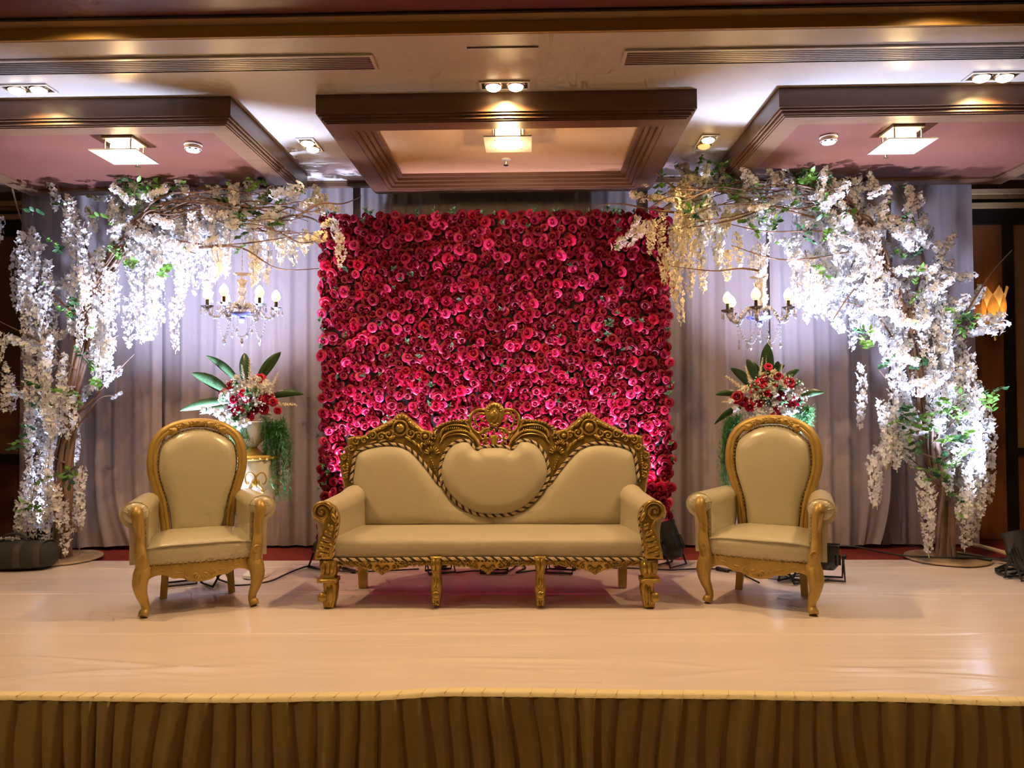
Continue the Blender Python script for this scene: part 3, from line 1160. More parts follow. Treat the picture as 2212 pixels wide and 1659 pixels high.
outer = [c1(*p) for p in ((335, 700), (308, 560), (320, 490), (350, 460), (330, 445), (360, 420), (365, 365), (400, 352), (460, 350), (510, 335), (545, 300),
                          (600, 275), (650, 245), (690, 225), (720, 195), (760, 183), (800, 210), (830, 240), (870, 270), (900, 300), (940, 310), (985, 320),
                          (1010, 285), (1060, 255), (1120, 240), (1200, 234))]
outer += [c3(*p) for p in ((650, 330), (690, 400), (715, 460), (770, 520), (800, 570), (815, 625))]
half = outer
board = half + [(-x, z) for x, z in half[::-1]] + [(-c1(400, 670)[0] + 0.02, 0.36), (c1(400, 670)[0] - 0.02, 0.36)]
b = MB(); b.prism(board, Y0, Y0 + 0.06, 0.012, yf=yb); shift(b); b.build('back_frame', 'gold_antique', sofa, angle=35)

ropeL = [c1(*p) for p in ((395, 680), (405, 610), (418, 520), (440, 462), (510, 428), (600, 410), (680, 405), (760, 416), (820, 445), (870, 490), (930, 560), (980, 625), (1030, 695))]
heartL = [c3(*p) for p in ((985, 632), (870, 636), (820, 652), (775, 672), (735, 655), (700, 590), (640, 560), (560, 565), (470, 600), (400, 670), (345, 770), (312, 880),
                           (303, 980), (325, 1080), (380, 1190), (450, 1285), (560, 1385), (680, 1455), (800, 1500), (985, 1515))]
heartL[0] = (0.0, heartL[0][1]); heartL[-1] = (0.0, heartL[-1][1])
lowL = [c3(*p) for p in ((325, 1100), (380, 1215), (450, 1310), (560, 1410), (680, 1480), (800, 1525), (985, 1545))]
zs = 0.395
seatpt = c1(470, 990)
sideL = resample2(ropeL, 3) + lowL + [(0.012, lowL[-1][1]), (0.012, zs), (-0.45, zs), (seatpt[0] - 0.02, zs), (c1(455, 850)[0], c1(455, 850)[1])]
b = MB(); b.pillow(sideL, c1(720, 800), Y0 - 0.004, 0.055, 9, 3.2, yf=yb)
m_ = shift(b.mirrored()); shift(b).build('side_backrest', 'cream_fabric', sofa, angle=70); m_.build('side_backrest', 'cream_fabric', sofa, angle=70)
heart = resample2(heartL, 3)
heart = heart + [(-x, z) for x, z in heart[::-1][1:-1]]
hc = (0.0, c3(985, 1000)[1])
b = MB(); b.pillow(heart, hc, Y0 - 0.012, 0.075, 12, 2.8, yf=yb); shift(b); b.build('heart_backrest', 'cream_fabric', sofa, angle=70)
def rp3(P, dy=-0.020): return [(x + BO, Y0 + dy + yb(x, z), z) for x, z in P]
hl = rp3(heart + heart[:1], -0.024)
rope(hl[::3] + [hl[-1]], 0.0125, 'rope_trim', sofa)
rope(rp3(ropeL + lowL[:1]), 0.0115, 'rope_trim', sofa)
rope(rp3([(-x, z) for x, z in ropeL + lowL[:1]]), 0.0115, 'rope_trim', sofa)

# crest carving, one half then its mirror image
b = MB()
yc = Y0 - 0.011
P1 = lambda u, v: c1(u, v)
S = 1 / (3.317 * 318)            # crop pixel to metre at the back
mx = P1(745, 292)
b.ball((mx[0], yc + yb(*mx), mx[1]), (34 * S, 0.022, 36 * S), 12, 8)
tor = [(mx[0] + 54 * S * math.cos(a), yc + yb(*mx), mx[1] + 54 * S * math.sin(a)) for a in [i * math.pi / 10 for i in range(20)]]
b.tube(tor, 0.009, 7, closed=True)
fan(b, P1(758, 262), 74 * S, 0.45, 2.7, 6, 0.024, 0.013, yc, yb, 0.45)
for (u, v, R, a0, sg, tn) in ((665, 335, 34, 1.2, -1, 1.3), (610, 352, 30, 0.5, 1, 1.3), (548, 345, 32, 2.4, -1, 1.4), (490, 378, 26, 0.4, 1, 1.2), (825, 330, 36, 1.9, 1, 1.4),
                           (880, 345, 26, 2.6, -1, 1.2), (430, 385, 30, 1.6, 1, 1.3), (395, 430, 26, 0.3, -1, 1.2)):
    c = P1(u, v); spiral(b, c[0], c[1], R * S * 1.05, tn, a0, sg, 0.0095, yc, yb)
for (u0, v0, u1, v1, w) in ((700, 245, 650, 275, 30), (660, 265, 605, 300, 30), (615, 290, 560, 318, 28), (560, 312, 505, 345, 26), (800, 235, 850, 290, 30), (850, 275, 895, 320, 26),
                            (715, 345, 660, 380, 26), (650, 375, 590, 395, 22), (580, 385, 520, 405, 20), (780, 350, 830, 385, 26), (830, 375, 870, 420, 24), (470, 365, 420, 365, 24),
                            (905, 390, 890, 450, 22), (870, 400, 905, 470, 22)):
    lobe(b, P1(u0, v0), P1(u1, v1), w * S, 0.014, yc, yb)
rs = P1(925, 350)
b.tube([(rs[0] + 34 * S * math.cos(a), yc + yb(*rs), rs[1] + 34 * S * math.sin(a)) for a in [i * math.pi / 8 for i in range(16)]], 0.008, 7, closed=True)
b.ball((rs[0], yc + yb(*rs), rs[1]), (20 * S, 0.02, 20 * S), 10, 6)
for k in range(6):
    a = k * math.pi / 3
    b.ball((P1(985, 350)[0] + 17 * S * math.cos(a), yc + yb(*P1(985, 350)), P1(985, 350)[1] + 17 * S * math.sin(a)), (10 * S, 0.012, 10 * S), 7, 5)
fan(b, P1(975, 480), 62 * S, 0.25, 2.9, 8, 0.014, 0.010, yc, yb, 0.35)
fan(b, P1(950, 425), 48 * S, 0.6, 2.6, 6, 0.014, 0.011, yc, yb, 0.35)
beads(b, [P1(965, 505), P1(985, 560), P1(1000, 600)], 0.018, 0.007, yc, yb)
# arch over the heart: roll of beads, two ribs, a row of flutes
beads(b, [P1(990, 300), P1(1010, 285), P1(1060, 258), P1(1120, 243), P1(1200, 237), P1(1235, 240)], 0.024, 0.012, yc, yb, 0.016)
arcO = [c3(*p) for p in ((305, 520), (320, 450), (370, 395), (450, 365), (560, 365), (640, 385), (690, 420))]
arcI = [c3(*p) for p in ((330, 545), (370, 490), (440, 450), (540, 435), (640, 450), (720, 510), (780, 580), (800, 640))]
for A, r_ in ((arcO, 0.008), (arcI, 0.009)):
    b.tube(smooth_path([(x, yc + yb(x, z), z) for x, z in A], 4), r_, 7)
for k in range(11):
    t = k / 10
    u = 355 + 270 * t
    vt = 418 - 38 * math.sin(math.pi * (0.15 + 0.75 * t))
    lobe(b, c3(u, vt + 4), c3(u - 6, vt + 46), 0.011, 0.011, yc, yb)
bead2 = [c3(*p) for p in ((300, 600), (350, 530), (430, 490), (540, 475), (650, 500), (730, 570))]
b.tube(smooth_path([(x, yc + 0.004 + yb(x, z), z) for x, z in bead2], 4), 0.006, 6)
# side post of the back, with scroll shoulder
for (u, v, R, a0, sg) in ((345, 500, 26, 1.2, 1), (350, 570, 26, 1.2, -1), (355, 635, 24, 1.2, 1)):
    c = P1(u, v); spiral(b, c[0], c[1], R * S, 1.3, a0, sg, 0.009, yc, yb)
beads(b, [P1(378, 480), P1(372, 560), P1(368, 650)], 0.017, 0.007, yc - 0.004, yb)
m_ = shift(b.mirrored()); shift(b).build('crest_carving', 'gold_antique', sofa, angle=60); m_.build('crest_carving', 'gold_antique', sofa, angle=60)

# openwork crown in the middle of the crest
b = MB()
yk = Y0 + 0.012
q = [c3(*p) for p in ((985, 70), (930, 85), (890, 120), (872, 160), (868, 220), (885, 290), (915, 350), (945, 385), (985, 400))]
med = q + [(-x, z) for x, z in q[::-1][1:-1]]
med = [(x, z) for x, z in med]
b.prism(med, yk - 0.012, yk + 0.03, 0.008, yf=yb)
mc = (0.0, c3(985, 250)[1])
b.ball((0, yk - 0.014 + yb(*mc), mc[1]), (0.030, 0.018, 0.045), 12, 8)
fan(b, (0.0, c3(985, 190)[1]), 0.058, 0.1, math.pi - 0.1, 9, 0.016, 0.012, yk - 0.012, yb, 0.55)
fan(b, (0.0, c3(985, 330)[1]), 0.035, math.pi + 0.4, 2 * math.pi - 0.4, 5, 0.014, 0.010, yk - 0.012, yb, 0.3)
stem = [c3(*p) for p in ((935, 490), (945, 540), (955, 600), (940, 640))]
b.prism(stem + [(-x, z) for x, z in stem[::-1]], yk - 0.010, yk + 0.03, 0.006, yf=yb)
lobe(b, c3(990, 400), c3(990, 490), 0.016, 0.016, yk, yb)
h = MB()
for P, r_ in ((((900, 180), (830, 165), (760, 178), (705, 225), (680, 300), (690, 380), (735, 440), (790, 470), (840, 455), (855, 420), (830, 400)), (0.013)),
              (((880, 225), (820, 215), (765, 245), (745, 310), (765, 370), (805, 395)), 0.009),
              (((985, 420), (930, 405), (870, 420), (825, 450), (805, 500), (830, 545), (870, 540), (880, 505), (855, 495)), 0.011),
              (((940, 440), (900, 440), (870, 470), (900, 500)), 0.008), (((920, 600), (885, 590), (880, 545), (915, 535), (930, 565)), 0.009), (((720, 440), (770, 500), (810, 555)), 0.009),
              (((800, 270), (840, 300), (865, 330)), 0.008), (((835, 610), (865, 575), (890, 600), (900, 630)), 0.008)):
    pts = smooth_path([(x, yk + 0.008 + yb(x, z), z) for x, z in [c3(*p) for p in P]], 4)
    h.tube(pts, [r_ * (0.75 + 0.25 * math.sin(math.pi * i / (len(pts) - 1))) for i in range(len(pts))], 7)
for (u, v) in ((760, 200), (725, 240), (705, 290), (705, 345), (725, 395), (765, 430)):
    lobe(h, c3(u + 8, v), c3(u + 40, v + (12 if v < 300 else -12)), 0.010, 0.009, yk + 0.006, yb)
b.merge(h); b.merge(h.mirrored())
shift(b).build('crown_carving', 'gold_antique', sofa, angle=60)

# seat
YF = 4.69 - SY
def seat_sec(x):
    sag = 0.006 * noise.noise(Vector((x * 2.2, 0, 3)))
    prof = [(YF + 0.010, 0.292), (YF, 0.305), (YF - 0.004, 0.340), (YF - 0.002, 0.378), (YF + 0.008, 0.398), (YF + 0.030, 0.409), (YF + 0.10, 0.415), (YF + 0.35, 0.418), (YF + 0.56, 0.412), (YF + 0.57, 0.292)]
    return [(x, y, z + (sag if z > 0.35 else 0)) for y, z in prof]
b = MB(); b.loft([seat_sec(-0.965 + 1.93 * i / 40) for i in range(41)]); b.build('seat', 'cream_fabric', sofa, angle=50)
def fpt(px, py, Y=4.685):
    p = at(px, py, Y)
    return (p.x - SX, p.z)
def f1(u, v, Y=4.685): return fpt(640 + u / 3.317, 840 + v / 3.317, Y)
rope([(x, YF - 0.010, z) for x, z in [(-0.965, 0.288), (-0.7, 0.288), (-0.35, 0.291), (0, 0.293), (0.35, 0.291), (0.7, 0.288), (0.965, 0.288)]], 0.0105, 'rope_trim', sofa)
# carved apron in three spans
def apron(pts, name='apron'):
    b = MB()
    x0, x1 = pts[0][0], pts[-1][0]
    b.prism(resample2(pts, 4) + [(x1, 0.285), (x0, 0.285)], YF + 0.004, YF + 0.045, 0.006)
    xm = min(pts, key=lambda p: p[1])
    yy = YF + 0.002
    fan(b, (xm[0], xm[1] + 0.052), 0.048, math.pi + 0.35, 2 * math.pi - 0.35, 7, 0.017, 0.011, yy, None, 0.35)
    b.ball((xm[0], yy, xm[1] + 0.008), (0.014, 0.014, 0.012), 9, 6)
    for s in (-1, 1):
        for k, (dx, dz, R) in enumerate(((0.075, 0.045, 0.020), (0.125, 0.055, 0.017), (0.175, 0.060, 0.015), (0.225, 0.064, 0.012))):
            X = xm[0] + s * dx
            if x0 + 0.02 < X < x1 - 0.02:
                spiral(b, X, xm[1] + dz, R, 1.3, 1.5 + k, s * (1 if k % 2 else -1), 0.006, yy)
                lobe(b, (X + s * 0.012, xm[1] + dz - 0.014), (X + s * 0.045, xm[1] + dz + 0.004), 0.015, 0.009, yy)
    beads(b, [(x0 + 0.01, 0.272), (x1 - 0.01, 0.272)], 0.022, 0.0075, yy, None, 0.009)
    return b.build(name, 'gold_antique', sofa, angle=60)
aL = [f1(*p) for p in ((285, 1300), (340, 1270), (430, 1268), (490, 1285), (550, 1318), (612, 1342), (672, 1318), (730, 1288), (790, 1262), (860, 1248), (958, 1262))]
apron(aL); apron([(-x, z) for x, z in aL[::-1]])
cx0 = f1(1035, 1250)[0]
aC = [(cx0, f1(0, 1262)[1]), (cx0 * 0.80, f1(0, 1252)[1]), (cx0 * 0.58, f1(0, 1262)[1]), (cx0 * 0.38, f1(0, 1295)[1]), (cx0 * 0.18, f1(0, 1306)[1]), (0, f1(0, 1340)[1])]
apron(aC + [(-x, z) for x, z in aC[::-1][1:]])
# arms: padded roll, carved front post, leg
def arm_sec(t):
    y = 5.24 - SY + (4.725 - 5.24) * t
    xi = -0.862 - 0.085 * t
    xo = -1.02 - 0.065 * t
    zt = 0.665 - 0.035 * t + 0.06 * max(0, 0.25 - t) ** 1.0
    R = (xi - xo) / 2
    xc, zc = (xi + xo) / 2, zt - R
    sec = [(xi + 0.005, 0.34), (xi + 0.004, 0.45), (xi - 0.002, zc - 0.02)]
    for k in range(9):
        a = -0.1 + (math.pi + 0.55) * k / 8
        sec.append((xc + R * 1.06 * math.cos(a), zc + R * math.sin(a)))
    sec += [(xc - R * 0.55, zc - R * 0.95), (xc - R * 0.45, 0.45), (xc - R * 0.45, 0.34)]
    return [(x, y + 0.006 * math.sin(9 * k), z) if 0 < t < 1 else (x, y, z) for k, (x, z) in enumerate(sec)]
b = MB(); b.loft([arm_sec(i / 12)[::-1] for i in range(13)])
for k in range(9):     # gathered pleats at the front of the arm
    s = arm_sec(1.0)
    p, c = s[3 + k], (-1.0, 0, 0.55)
    b.tube([(p[0], p[1] + 0.10, p[2] + 0.001), (p[0] * 0.92 + c[0] * 0.08, p[1] + 0.012, p[2] * 0.95 + c[2] * 0.05), (p[0] * 0.8 + c[0] * 0.2, p[1] - 0.008, p[2] * 0.8 + c[2] * 0.2)], [0.002, 0.009, 0.006], 6)
b.build('armrest', 'cream_fabric', sofa, angle=60)
b.mirrored().build('armrest', 'cream_fabric', sofa, angle=60)
YA = 4.665
post = [f1(u, v, YA) for u, v in ((118, 870), (130, 845), (165, 832), (215, 834), (262, 862), (290, 915), (298, 965), (288, 1030), (276, 1100), (268, 1180), (262, 1240),
                                 (125, 1240), (132, 1180), (150, 1110), (170, 1060), (186, 1010), (178, 972), (150, 955), (122, 925))]
b = MB()
ya = YA - SY
b.prism(post, ya, ya + 0.075, 0.012)
vc = f1(185, 895, YA)
spiral(b, vc[0], vc[1], 0.062, 1.7, 0.4, 1, 0.014, ya - 0.002, None, 8)
for (u0, v0, u1, v1, w) in ((225, 975, 262, 1030, 0.04), (200, 1025, 258, 1075, 0.035), (180, 1075, 255, 1110, 0.032), (165, 1110, 250, 1150, 0.03), (150, 1150, 245, 1180, 0.03), (145, 1190, 245, 1205, 0.028), (250, 900, 285, 970, 0.03)):
    lobe(b, f1(u0, v0, YA), f1(u1, v1, YA), w, 0.018, ya + 0.002)
spiral(b, *f1(165, 1205, YA), 0.028, 1.3, 2.0, -1, 0.009, ya - 0.002)
spiral(b, *f1(225, 1150, YA), 0.026, 1.3, 0.5, 1, 0.008, ya - 0.004)
beads(b, [f1(282, 985, YA), f1(270, 1090, YA), f1(262, 1180, YA)], 0.016, 0.006, ya, None)
b.build('arm_post', 'gold_antique', sofa, angle=60)
b.mirrored().build('arm_post', 'gold_antique', sofa, angle=60)
rl = [f1(u, v, 4.70) for u, v in ((130, 860), (170, 828), (220, 830), (270, 858), (296, 915), (302, 965), (292, 1035), (280, 1105), (272, 1225))]
rope([(x, ya + 0.012, z) for x, z in rl], 0.007, 'rope_trim', sofa, 0.04)
rope([(-x, ya + 0.012, z) for x, z in rl], 0.007, 'rope_trim', sofa, 0.04)
# legs
def leg(pts, ball, rball, collar=None, extra=()):
    b = MB()
    b.prism(pts, ya + 0.002, ya + 0.075, 0.012)
    b.ball((ball[0], ya - 0.002, ball[1]), (rball, rball * 0.8, rball), 12, 8)
    if collar:
        x0, x1, z0, z1 = collar
        b.box2((x0, ya - 0.012, z0), (x1, ya + 0.085, z1))
        lobe(b, (x0, (z0 + z1) / 2), (x1, (z0 + z1) / 2), (z1 - z0) * 1.1, 0.018, ya - 0.008)
    for (p0, p1, w) in extra:
        lobe(b, p0, p1, w, 0.012, ya + 0.002)
    return b
A = lambda u, v: f1(u, v, YA)
outleg = leg([A(*p) for p in ((160, 1240), (290, 1240), (285, 1330), (272, 1360), (282, 1400), (286, 1450), (278, 1520), (262, 1586), (190, 1586), (184, 1530), (192, 1450), (188, 1400), (175, 1355), (165, 1300))],
             A(190, 1505), 0.031, (A(150, 0)[0], A(290, 0)[0], A(0, 1400)[1], A(0, 1372)[1]),
             ((A(190, 1260), A(190, 1350), 0.03), (A(225, 1255), A(225, 1350), 0.03), (A(260, 1260), A(255, 1345), 0.03), (A(250, 1410), A(245, 1570), 0.03), (A(225, 1420), A(228, 1570), 0.025)))
outleg.build('leg', 'gold_antique', sofa, angle=60)
outleg.mirrored().build('leg', 'gold_antique', sofa, angle=60)
midleg = leg([A(*p) for p in ((955, 1215), (1040, 1215), (1035, 1290), (1026, 1340), (1034, 1400), (1040, 1460), (1030, 1520), (1026, 1572), (972, 1572), (968, 1520), (962, 1450), (966, 1390), (972, 1340), (960, 1290))],
             A(999, 1487), 0.026, None,
             ((A(985, 1230), A(985, 1320), 0.025), (A(1012, 1230), A(1012, 1320), 0.025), (A(980, 1370), A(990, 1450), 0.02), (A(1020, 1370), A(1010, 1450), 0.02), (A(999, 1345), A(999, 1440), 0.02), (A(985, 1530), A(985, 1565), 0.016), (A(1012, 1530), A(1012, 1565), 0.016)))
midleg.build('leg', 'gold_antique', sofa, angle=60)
midleg.mirrored().build('leg', 'gold_antique', sofa, angle=60)
for s in (-1, 1):
    b = MB()
    secs = []
    for t in (0, 0.3, 0.7, 1):
        w = 0.034 - 0.008 * t
        x, y, z = s * 0.87, 0.21 + 0.03 * t, 0.34 * (1 - t)
        secs.append([(x - w, y - w, z), (x - w, y + w, z), (x + w, y + w, z), (x + w, y - w, z)])
    b.loft(secs); b.build('rear_leg', 'gold_antique', sofa, smooth=False)
# hidden frame that carries the seat
b = MB(); b.box2((-0.93, YF + 0.05, 0.24), (0.93, YF + 0.53, 0.291)); b.build('seat_frame', 'gold_antique', sofa, smooth=False)

# ------------------------------------------------------------------ armchairs
def armchair(label, loc, rz):
    c = thing('armchair', label, 'armchair', loc, rz, 'gold framed cream armchairs flanking the sofa')
    kb = 0.06
    yb2 = lambda x, z: kb * (z - 0.42)
    y0 = 0.19
    # outline of the balloon back
    half = [(0.205, 0.36), (0.215, 0.48), (0.235, 0.60), (0.268, 0.70), (0.294, 0.79), (0.300, 0.875), (0.284, 0.958), (0.240, 1.028), (0.168, 1.074), (0.086, 1.096), (0.0, 1.102)]
    half = [(x * 0.93, z + 0.012 * (z > 0.9)) for x, z in half]
    full = half + [(-x, z) for x, z in half[::-1][1:]]
    P = smooth_path([(x, y0 + yb2(x, z), z) for x, z in full], 4)
    b = MB()
    b.tube(P, 0.031, 10)
    Q = smooth_path([(x * 0.93, y0 - 0.026 + yb2(x, z), z - 0.012 * (z > 1)) for x, z in full], 4)
    b.tube(Q, 0.012, 7)
    b.build('back_frame', 'gold_paint', c)
    b = MB()
    inner = [(x - 0.034 * (1 if x > 0 else -1 if x < 0 else 0), z - (0.034 if z > 1.0 else 0.01)) for x, z in full]
    inner[len(half) - 1] = (0, 1.114 - 0.038)
    ip = resample2(inner, 3)
    b.pillow(ip, (0.0, 0.72), y0 - 0.012, 0.06, 10, 3.0, yf=yb2, drop=0.05)
    b.build('backrest', 'cream_leather', c, angle=70)
    b = MB(); b.prism(ip, y0 + 0.02, y0 + 0.05, 0, yf=yb2); b.build('back_panel', 'cream_leather', c, smooth=False)
    b = MB()
    beads(b, [Vector((x, y0 - 0.030 + yb2(x, z), z)) for x, z in ip if z > 0.50], 0.024, 0.0055)
    b.build('nailhead_trim', 'nail_gold', c)['kind'] = 'stuff'
    # crest carving of flowers and leaves
    b = MB()
    for k in range(-4, 5):
        a = math.pi / 2 - k * 0.155
        x, z = 0.262 * math.cos(a), 0.832 + 0.280 * math.sin(a)
        yy = y0 - 0.030
        if abs(k) in (1, 3):
            for j in range(5):
                q = j * 2 * math.pi / 5
                b.ball((x + 0.013 * math.cos(q), yy + yb2(x, z), z + 0.013 * math.sin(q)), (0.011, 0.012, 0.011), 7, 5)
            b.ball((x, yy - 0.008 + yb2(x, z), z), 0.008, 7, 5)
        else:
            a2 = a + (0.10 if k > 0 else -0.10)
            lobe(b, (x - 0.035 * math.sin(a), z + 0.035 * math.cos(a)), (x + 0.035 * math.sin(a), z - 0.035 * math.cos(a)), 0.044, 0.018, yy + 0.002, yb2)
            lobe(b, (x * 1.06 - 0.020 * math.sin(a), z + 0.014), (x * 1.06 + 0.020 * math.sin(a), z + 0.006), 0.026, 0.020, yy, yb2)
    lobe(b, (-0.05, 1.128), (0.05, 1.128), 0.03, 0.03, y0, yb2)
    for s in (-1, 1):
        lobe(b, (s * 0.04, 1.130), (s * 0.14, 1.106), 0.03, 0.03, y0, yb2)
        lobe(b, (s * 0.13, 1.110), (s * 0.21, 1.060), 0.028, 0.03, y0, yb2)
    b.build('crest_carving', 'gold_paint', c, angle=60)
    # seat cushion, crowned top with a piped edge
    def sw(y): return 0.292 - 0.10 * (y + 0.28) / 0.50 * 0.6
    b = MB()
    rows = [(-0.285, 0.285), (-0.298, 0.300), (-0.302, 0.345), (-0.298, 0.395), (-0.280, 0.413), (-0.24, 0.424), (-0.12, 0.438), (0.02, 0.442), (0.18, 0.430), (0.20, 0.29)]
    secs = []
    for i in range(17):
        u = -1 + i / 8
        sec = []
        for (y, z) in rows:
            bow = 0.022 * (1 - u * u) if y < -0.2 else 0
            zz = z - (0.018 * abs(u) ** 4 if z > 0.4 else 0)
            sec.append((u * sw(y), y - bow, zz))
        secs.append(sec)
    b.loft(secs); b.build('seat_cushion', 'cream_leather', c, angle=55)
    b = MB()
    b.tube([(u * 0.292, -0.300 - 0.022 * (1 - u * u), 0.403 - 0.014 * abs(u) ** 4) for u in [-1 + k / 8 for k in range(17)]], 0.005, 6)
    b.build('piping', 'cream_leather', c)
    b = MB()
    beads(b, [Vector((u * 0.285, -0.302 - 0.022 * (1 - u * u), 0.294)) for u in [-1 + k / 8 for k in range(17)]], 0.032, 0.006)
    b.build('nailhead_trim', 'nail_gold', c)['kind'] = 'stuff'
    # apron with scalloped edge and carved shell
    b = MB()
    pts = [(-0.30, 0.190), (-0.26, 0.222), (-0.20, 0.230), (-0.15, 0.205), (-0.10, 0.202), (-0.06, 0.182), (0.0, 0.174), (0.06, 0.182), (0.10, 0.202), (0.15, 0.205), (0.20, 0.230), (0.26, 0.222), (0.30, 0.190)]
    poly = resample2(pts, 4) + [(0.31, 0.287), (-0.31, 0.287)]
    bow = lambda x, z: -0.022 * (1 - (x / 0.3) ** 2)
    # split in slices so the front can bow
    top = 0.287
    pr = resample2(pts, 4)
    n = len(pr)
    vs, fs = [], []
    for (x, z) in pr:
        for (y, zz) in ((-0.292, top), (-0.300, (top + z) / 2), (-0.294, z), (-0.262, z), (-0.262, top)):
            vs.append((x, y + bow(x, z), zz))
    for i in range(n - 1):
        for j in range(5):
            a, a2 = i * 5 + j, i * 5 + (j + 1) % 5
            fs.append((a, a2, a2 + 5, a + 5))
    b.add(vs, fs)
    fan(b, (0, 0.228), 0.046, math.pi + 0.2, 2 * math.pi - 0.2, 7, 0.014, 0.009, -0.318)
    for s in (-1, 1):
        spiral(b, s * 0.068, 0.218, 0.022, 1.2, 1.5, -s, 0.006, -0.317)
        lobe(b, (s * 0.09, 0.232), (s * 0.15, 0.242), 0.018, 0.008, -0.313)
        lobe(b, (s * 0.15, 0.246), (s * 0.23, 0.262), 0.016, 0.008, -0.306)
    b.build('apron', 'gold_paint', c, angle=60)
    b = MB()
    for s in (-1, 1):
        b.box2((s * 0.262, -0.262, 0.235), (s * 0.300, 0.0, 0.286))
        b.box2((s * 0.225, 0.0, 0.235), (s * 0.275, 0.22, 0.286))
    b.box2((-0.22, 0.18, 0.235), (0.22, 0.22, 0.286))
    b.build('seat_frame', 'gold_paint', c, smooth=False)
    # arms
    for s in (-1, 1):
        b = MB()
        secs = []
        for i in range(13):
            t = i / 12
            y = 0.19 + (-0.285 - 0.19) * t
            xi = 0.236 + 0.050 * t
            R = 0.064 + 0.012 * t
            xc, zc = xi + R * 0.95, 0.605 - 0.012 * t
            sec = [(xi, 0.30), (xi - 0.004, 0.45), (xi - 0.002, zc - 0.01)]
            for k in range(9):
                a = math.pi - 0.15 - (math.pi + 0.6) * k / 8
                sec.append((xc + R * 1.10 * math.cos(a), zc + R * math.sin(a)))
            sec += [(xc + R * 0.40, zc - R * 1.0), (xc + R * 0.34, 0.45), (xc + R * 0.34, 0.30)]
            k_ = 1.0 if t < 0.9 else 0.93
            secs.append([(s * x, y, z) for x, z in sec])
        if s > 0:
            secs = [q for q in secs]
        b.loft(secs if s < 0 else [q[::-1] for q in secs])
        b.ball((s * 0.353, -0.276, 0.600), (0.074, 0.034, 0.062), 16, 10)
        for k in range(6):      # gathers of the padded arm end
            a = 0.25 + 2.6 * k / 5
            b.tube([(s * (0.353 + 0.070 * math.cos(a)), -0.280, 0.600 + 0.058 * math.sin(a)), (s * (0.353 + 0.040 * math.cos(a)), -0.307, 0.600 + 0.034 * math.sin(a))], [0.007, 0.003], 6)
        b.build('armrest', 'cream_leather', c, angle=60)
        # carved front post: S-curve from the arm end to the seat rail
        P = [(0.345, -0.292, 0.625), (0.345, -0.318, 0.600), (0.338, -0.316, 0.55), (0.330, -0.300, 0.49), (0.331, -0.300, 0.43), (0.326, -0.312, 0.37), (0.318, -0.312, 0.32), (0.312, -0.300, 0.27)]
        Rr = [0.026, 0.033, 0.031, 0.028, 0.028, 0.033, 0.036, 0.040]
        pts = smooth_path([(s * x, y, z) for x, y, z in P], 4)
        rr = []
        for i in range(len(pts)):
            t = i / 4
            k = min(int(t), len(Rr) - 2)
            rr.append(Rr[k] + (Rr[k + 1] - Rr[k]) * (t - k))
        b = MB(); b.tube(pts, rr, 10)
        spiral(b, s * 0.322, 0.345, 0.022, 1.4, 1.2, s, 0.008, -0.342)
        lobe(b, (s * 0.342, 0.60), (s * 0.330, 0.46), 0.022, 0.012, -0.338)
        b.build('arm_post', 'gold_paint', c)
        b = MB()
        beads(b, [Vector((s * 0.300, -0.292, 0.60)), Vector((s * 0.292, -0.292, 0.31))], 0.024, 0.005)
        b.build('nailhead_trim', 'nail_gold', c)['kind'] = 'stuff'
        # cabriole front leg
        P = [(0.308, -0.290, 0.285), (0.318, -0.305, 0.245), (0.326, -0.318, 0.19), (0.318, -0.312, 0.13), (0.302, -0.296, 0.075), (0.297, -0.292, 0.038), (0.306, -0.304, 0.016), (0.312, -0.312, 0.001)]
        Rr = [0.042, 0.048, 0.044, 0.033, 0.025, 0.024, 0.030, 0.027]
        pts = smooth_path([(s * x, y, z) for x, y, z in P], 4)
        rr = [Rr[min(i // 4, 6)] + (Rr[min(i // 4 + 1, 7)] - Rr[min(i // 4, 6)]) * ((i % 4) / 4) for i in range(len(pts))]
        b = MB(); b.tube(pts, rr, 10)
        lobe(b, (s * 0.312, 0.27), (s * 0.326, 0.16), 0.03, 0.012, -0.352)
        b.build('leg', 'gold_paint', c)
        # plain splayed rear leg
        b = MB()
        secs = []
        for t in (0, 0.4, 1):
            w = 0.024 - 0.003 * t
            x, y, z = s * (0.185 + 0.020 * t), 0.150 - 0.05 * t, 0.30 * (1 - t)
            secs.append([(x - w, y - w, z), (x - w, y + w, z), (x + w, y + w, z), (x + w, y - w, z)])
        b.loft(secs); b.build('rear_leg', 'gold_paint', c, smooth=False)
    return c


def place_chair(label, a, b_):
    """stand a chair on its two front feet a (its left as seen) and b_."""
    a, b_ = Vector(a), Vector(b_)
    d = b_ - a
    rz = math.atan2(d.y, d.x)
    rz += 0.065 if rz > 0 else -0.065
    m = (a + b_) / 2
    off = Matrix.Rotation(rz, 3, 'Z') @ Vector((0, -0.312, 0))
    armchair(label, (m.x - off.x, m.y - off.y, 0.011), rz)


place_chair('cream armchair in gold frame on the black bag side of the sofa, turned towards it', (-2.275, 4.485, 0), (-1.690, 4.715, 0))
place_chair('cream armchair in gold frame on the wall sconce side of the sofa, turned towards it', (1.075, 4.785, 0), (1.645, 4.535, 0))
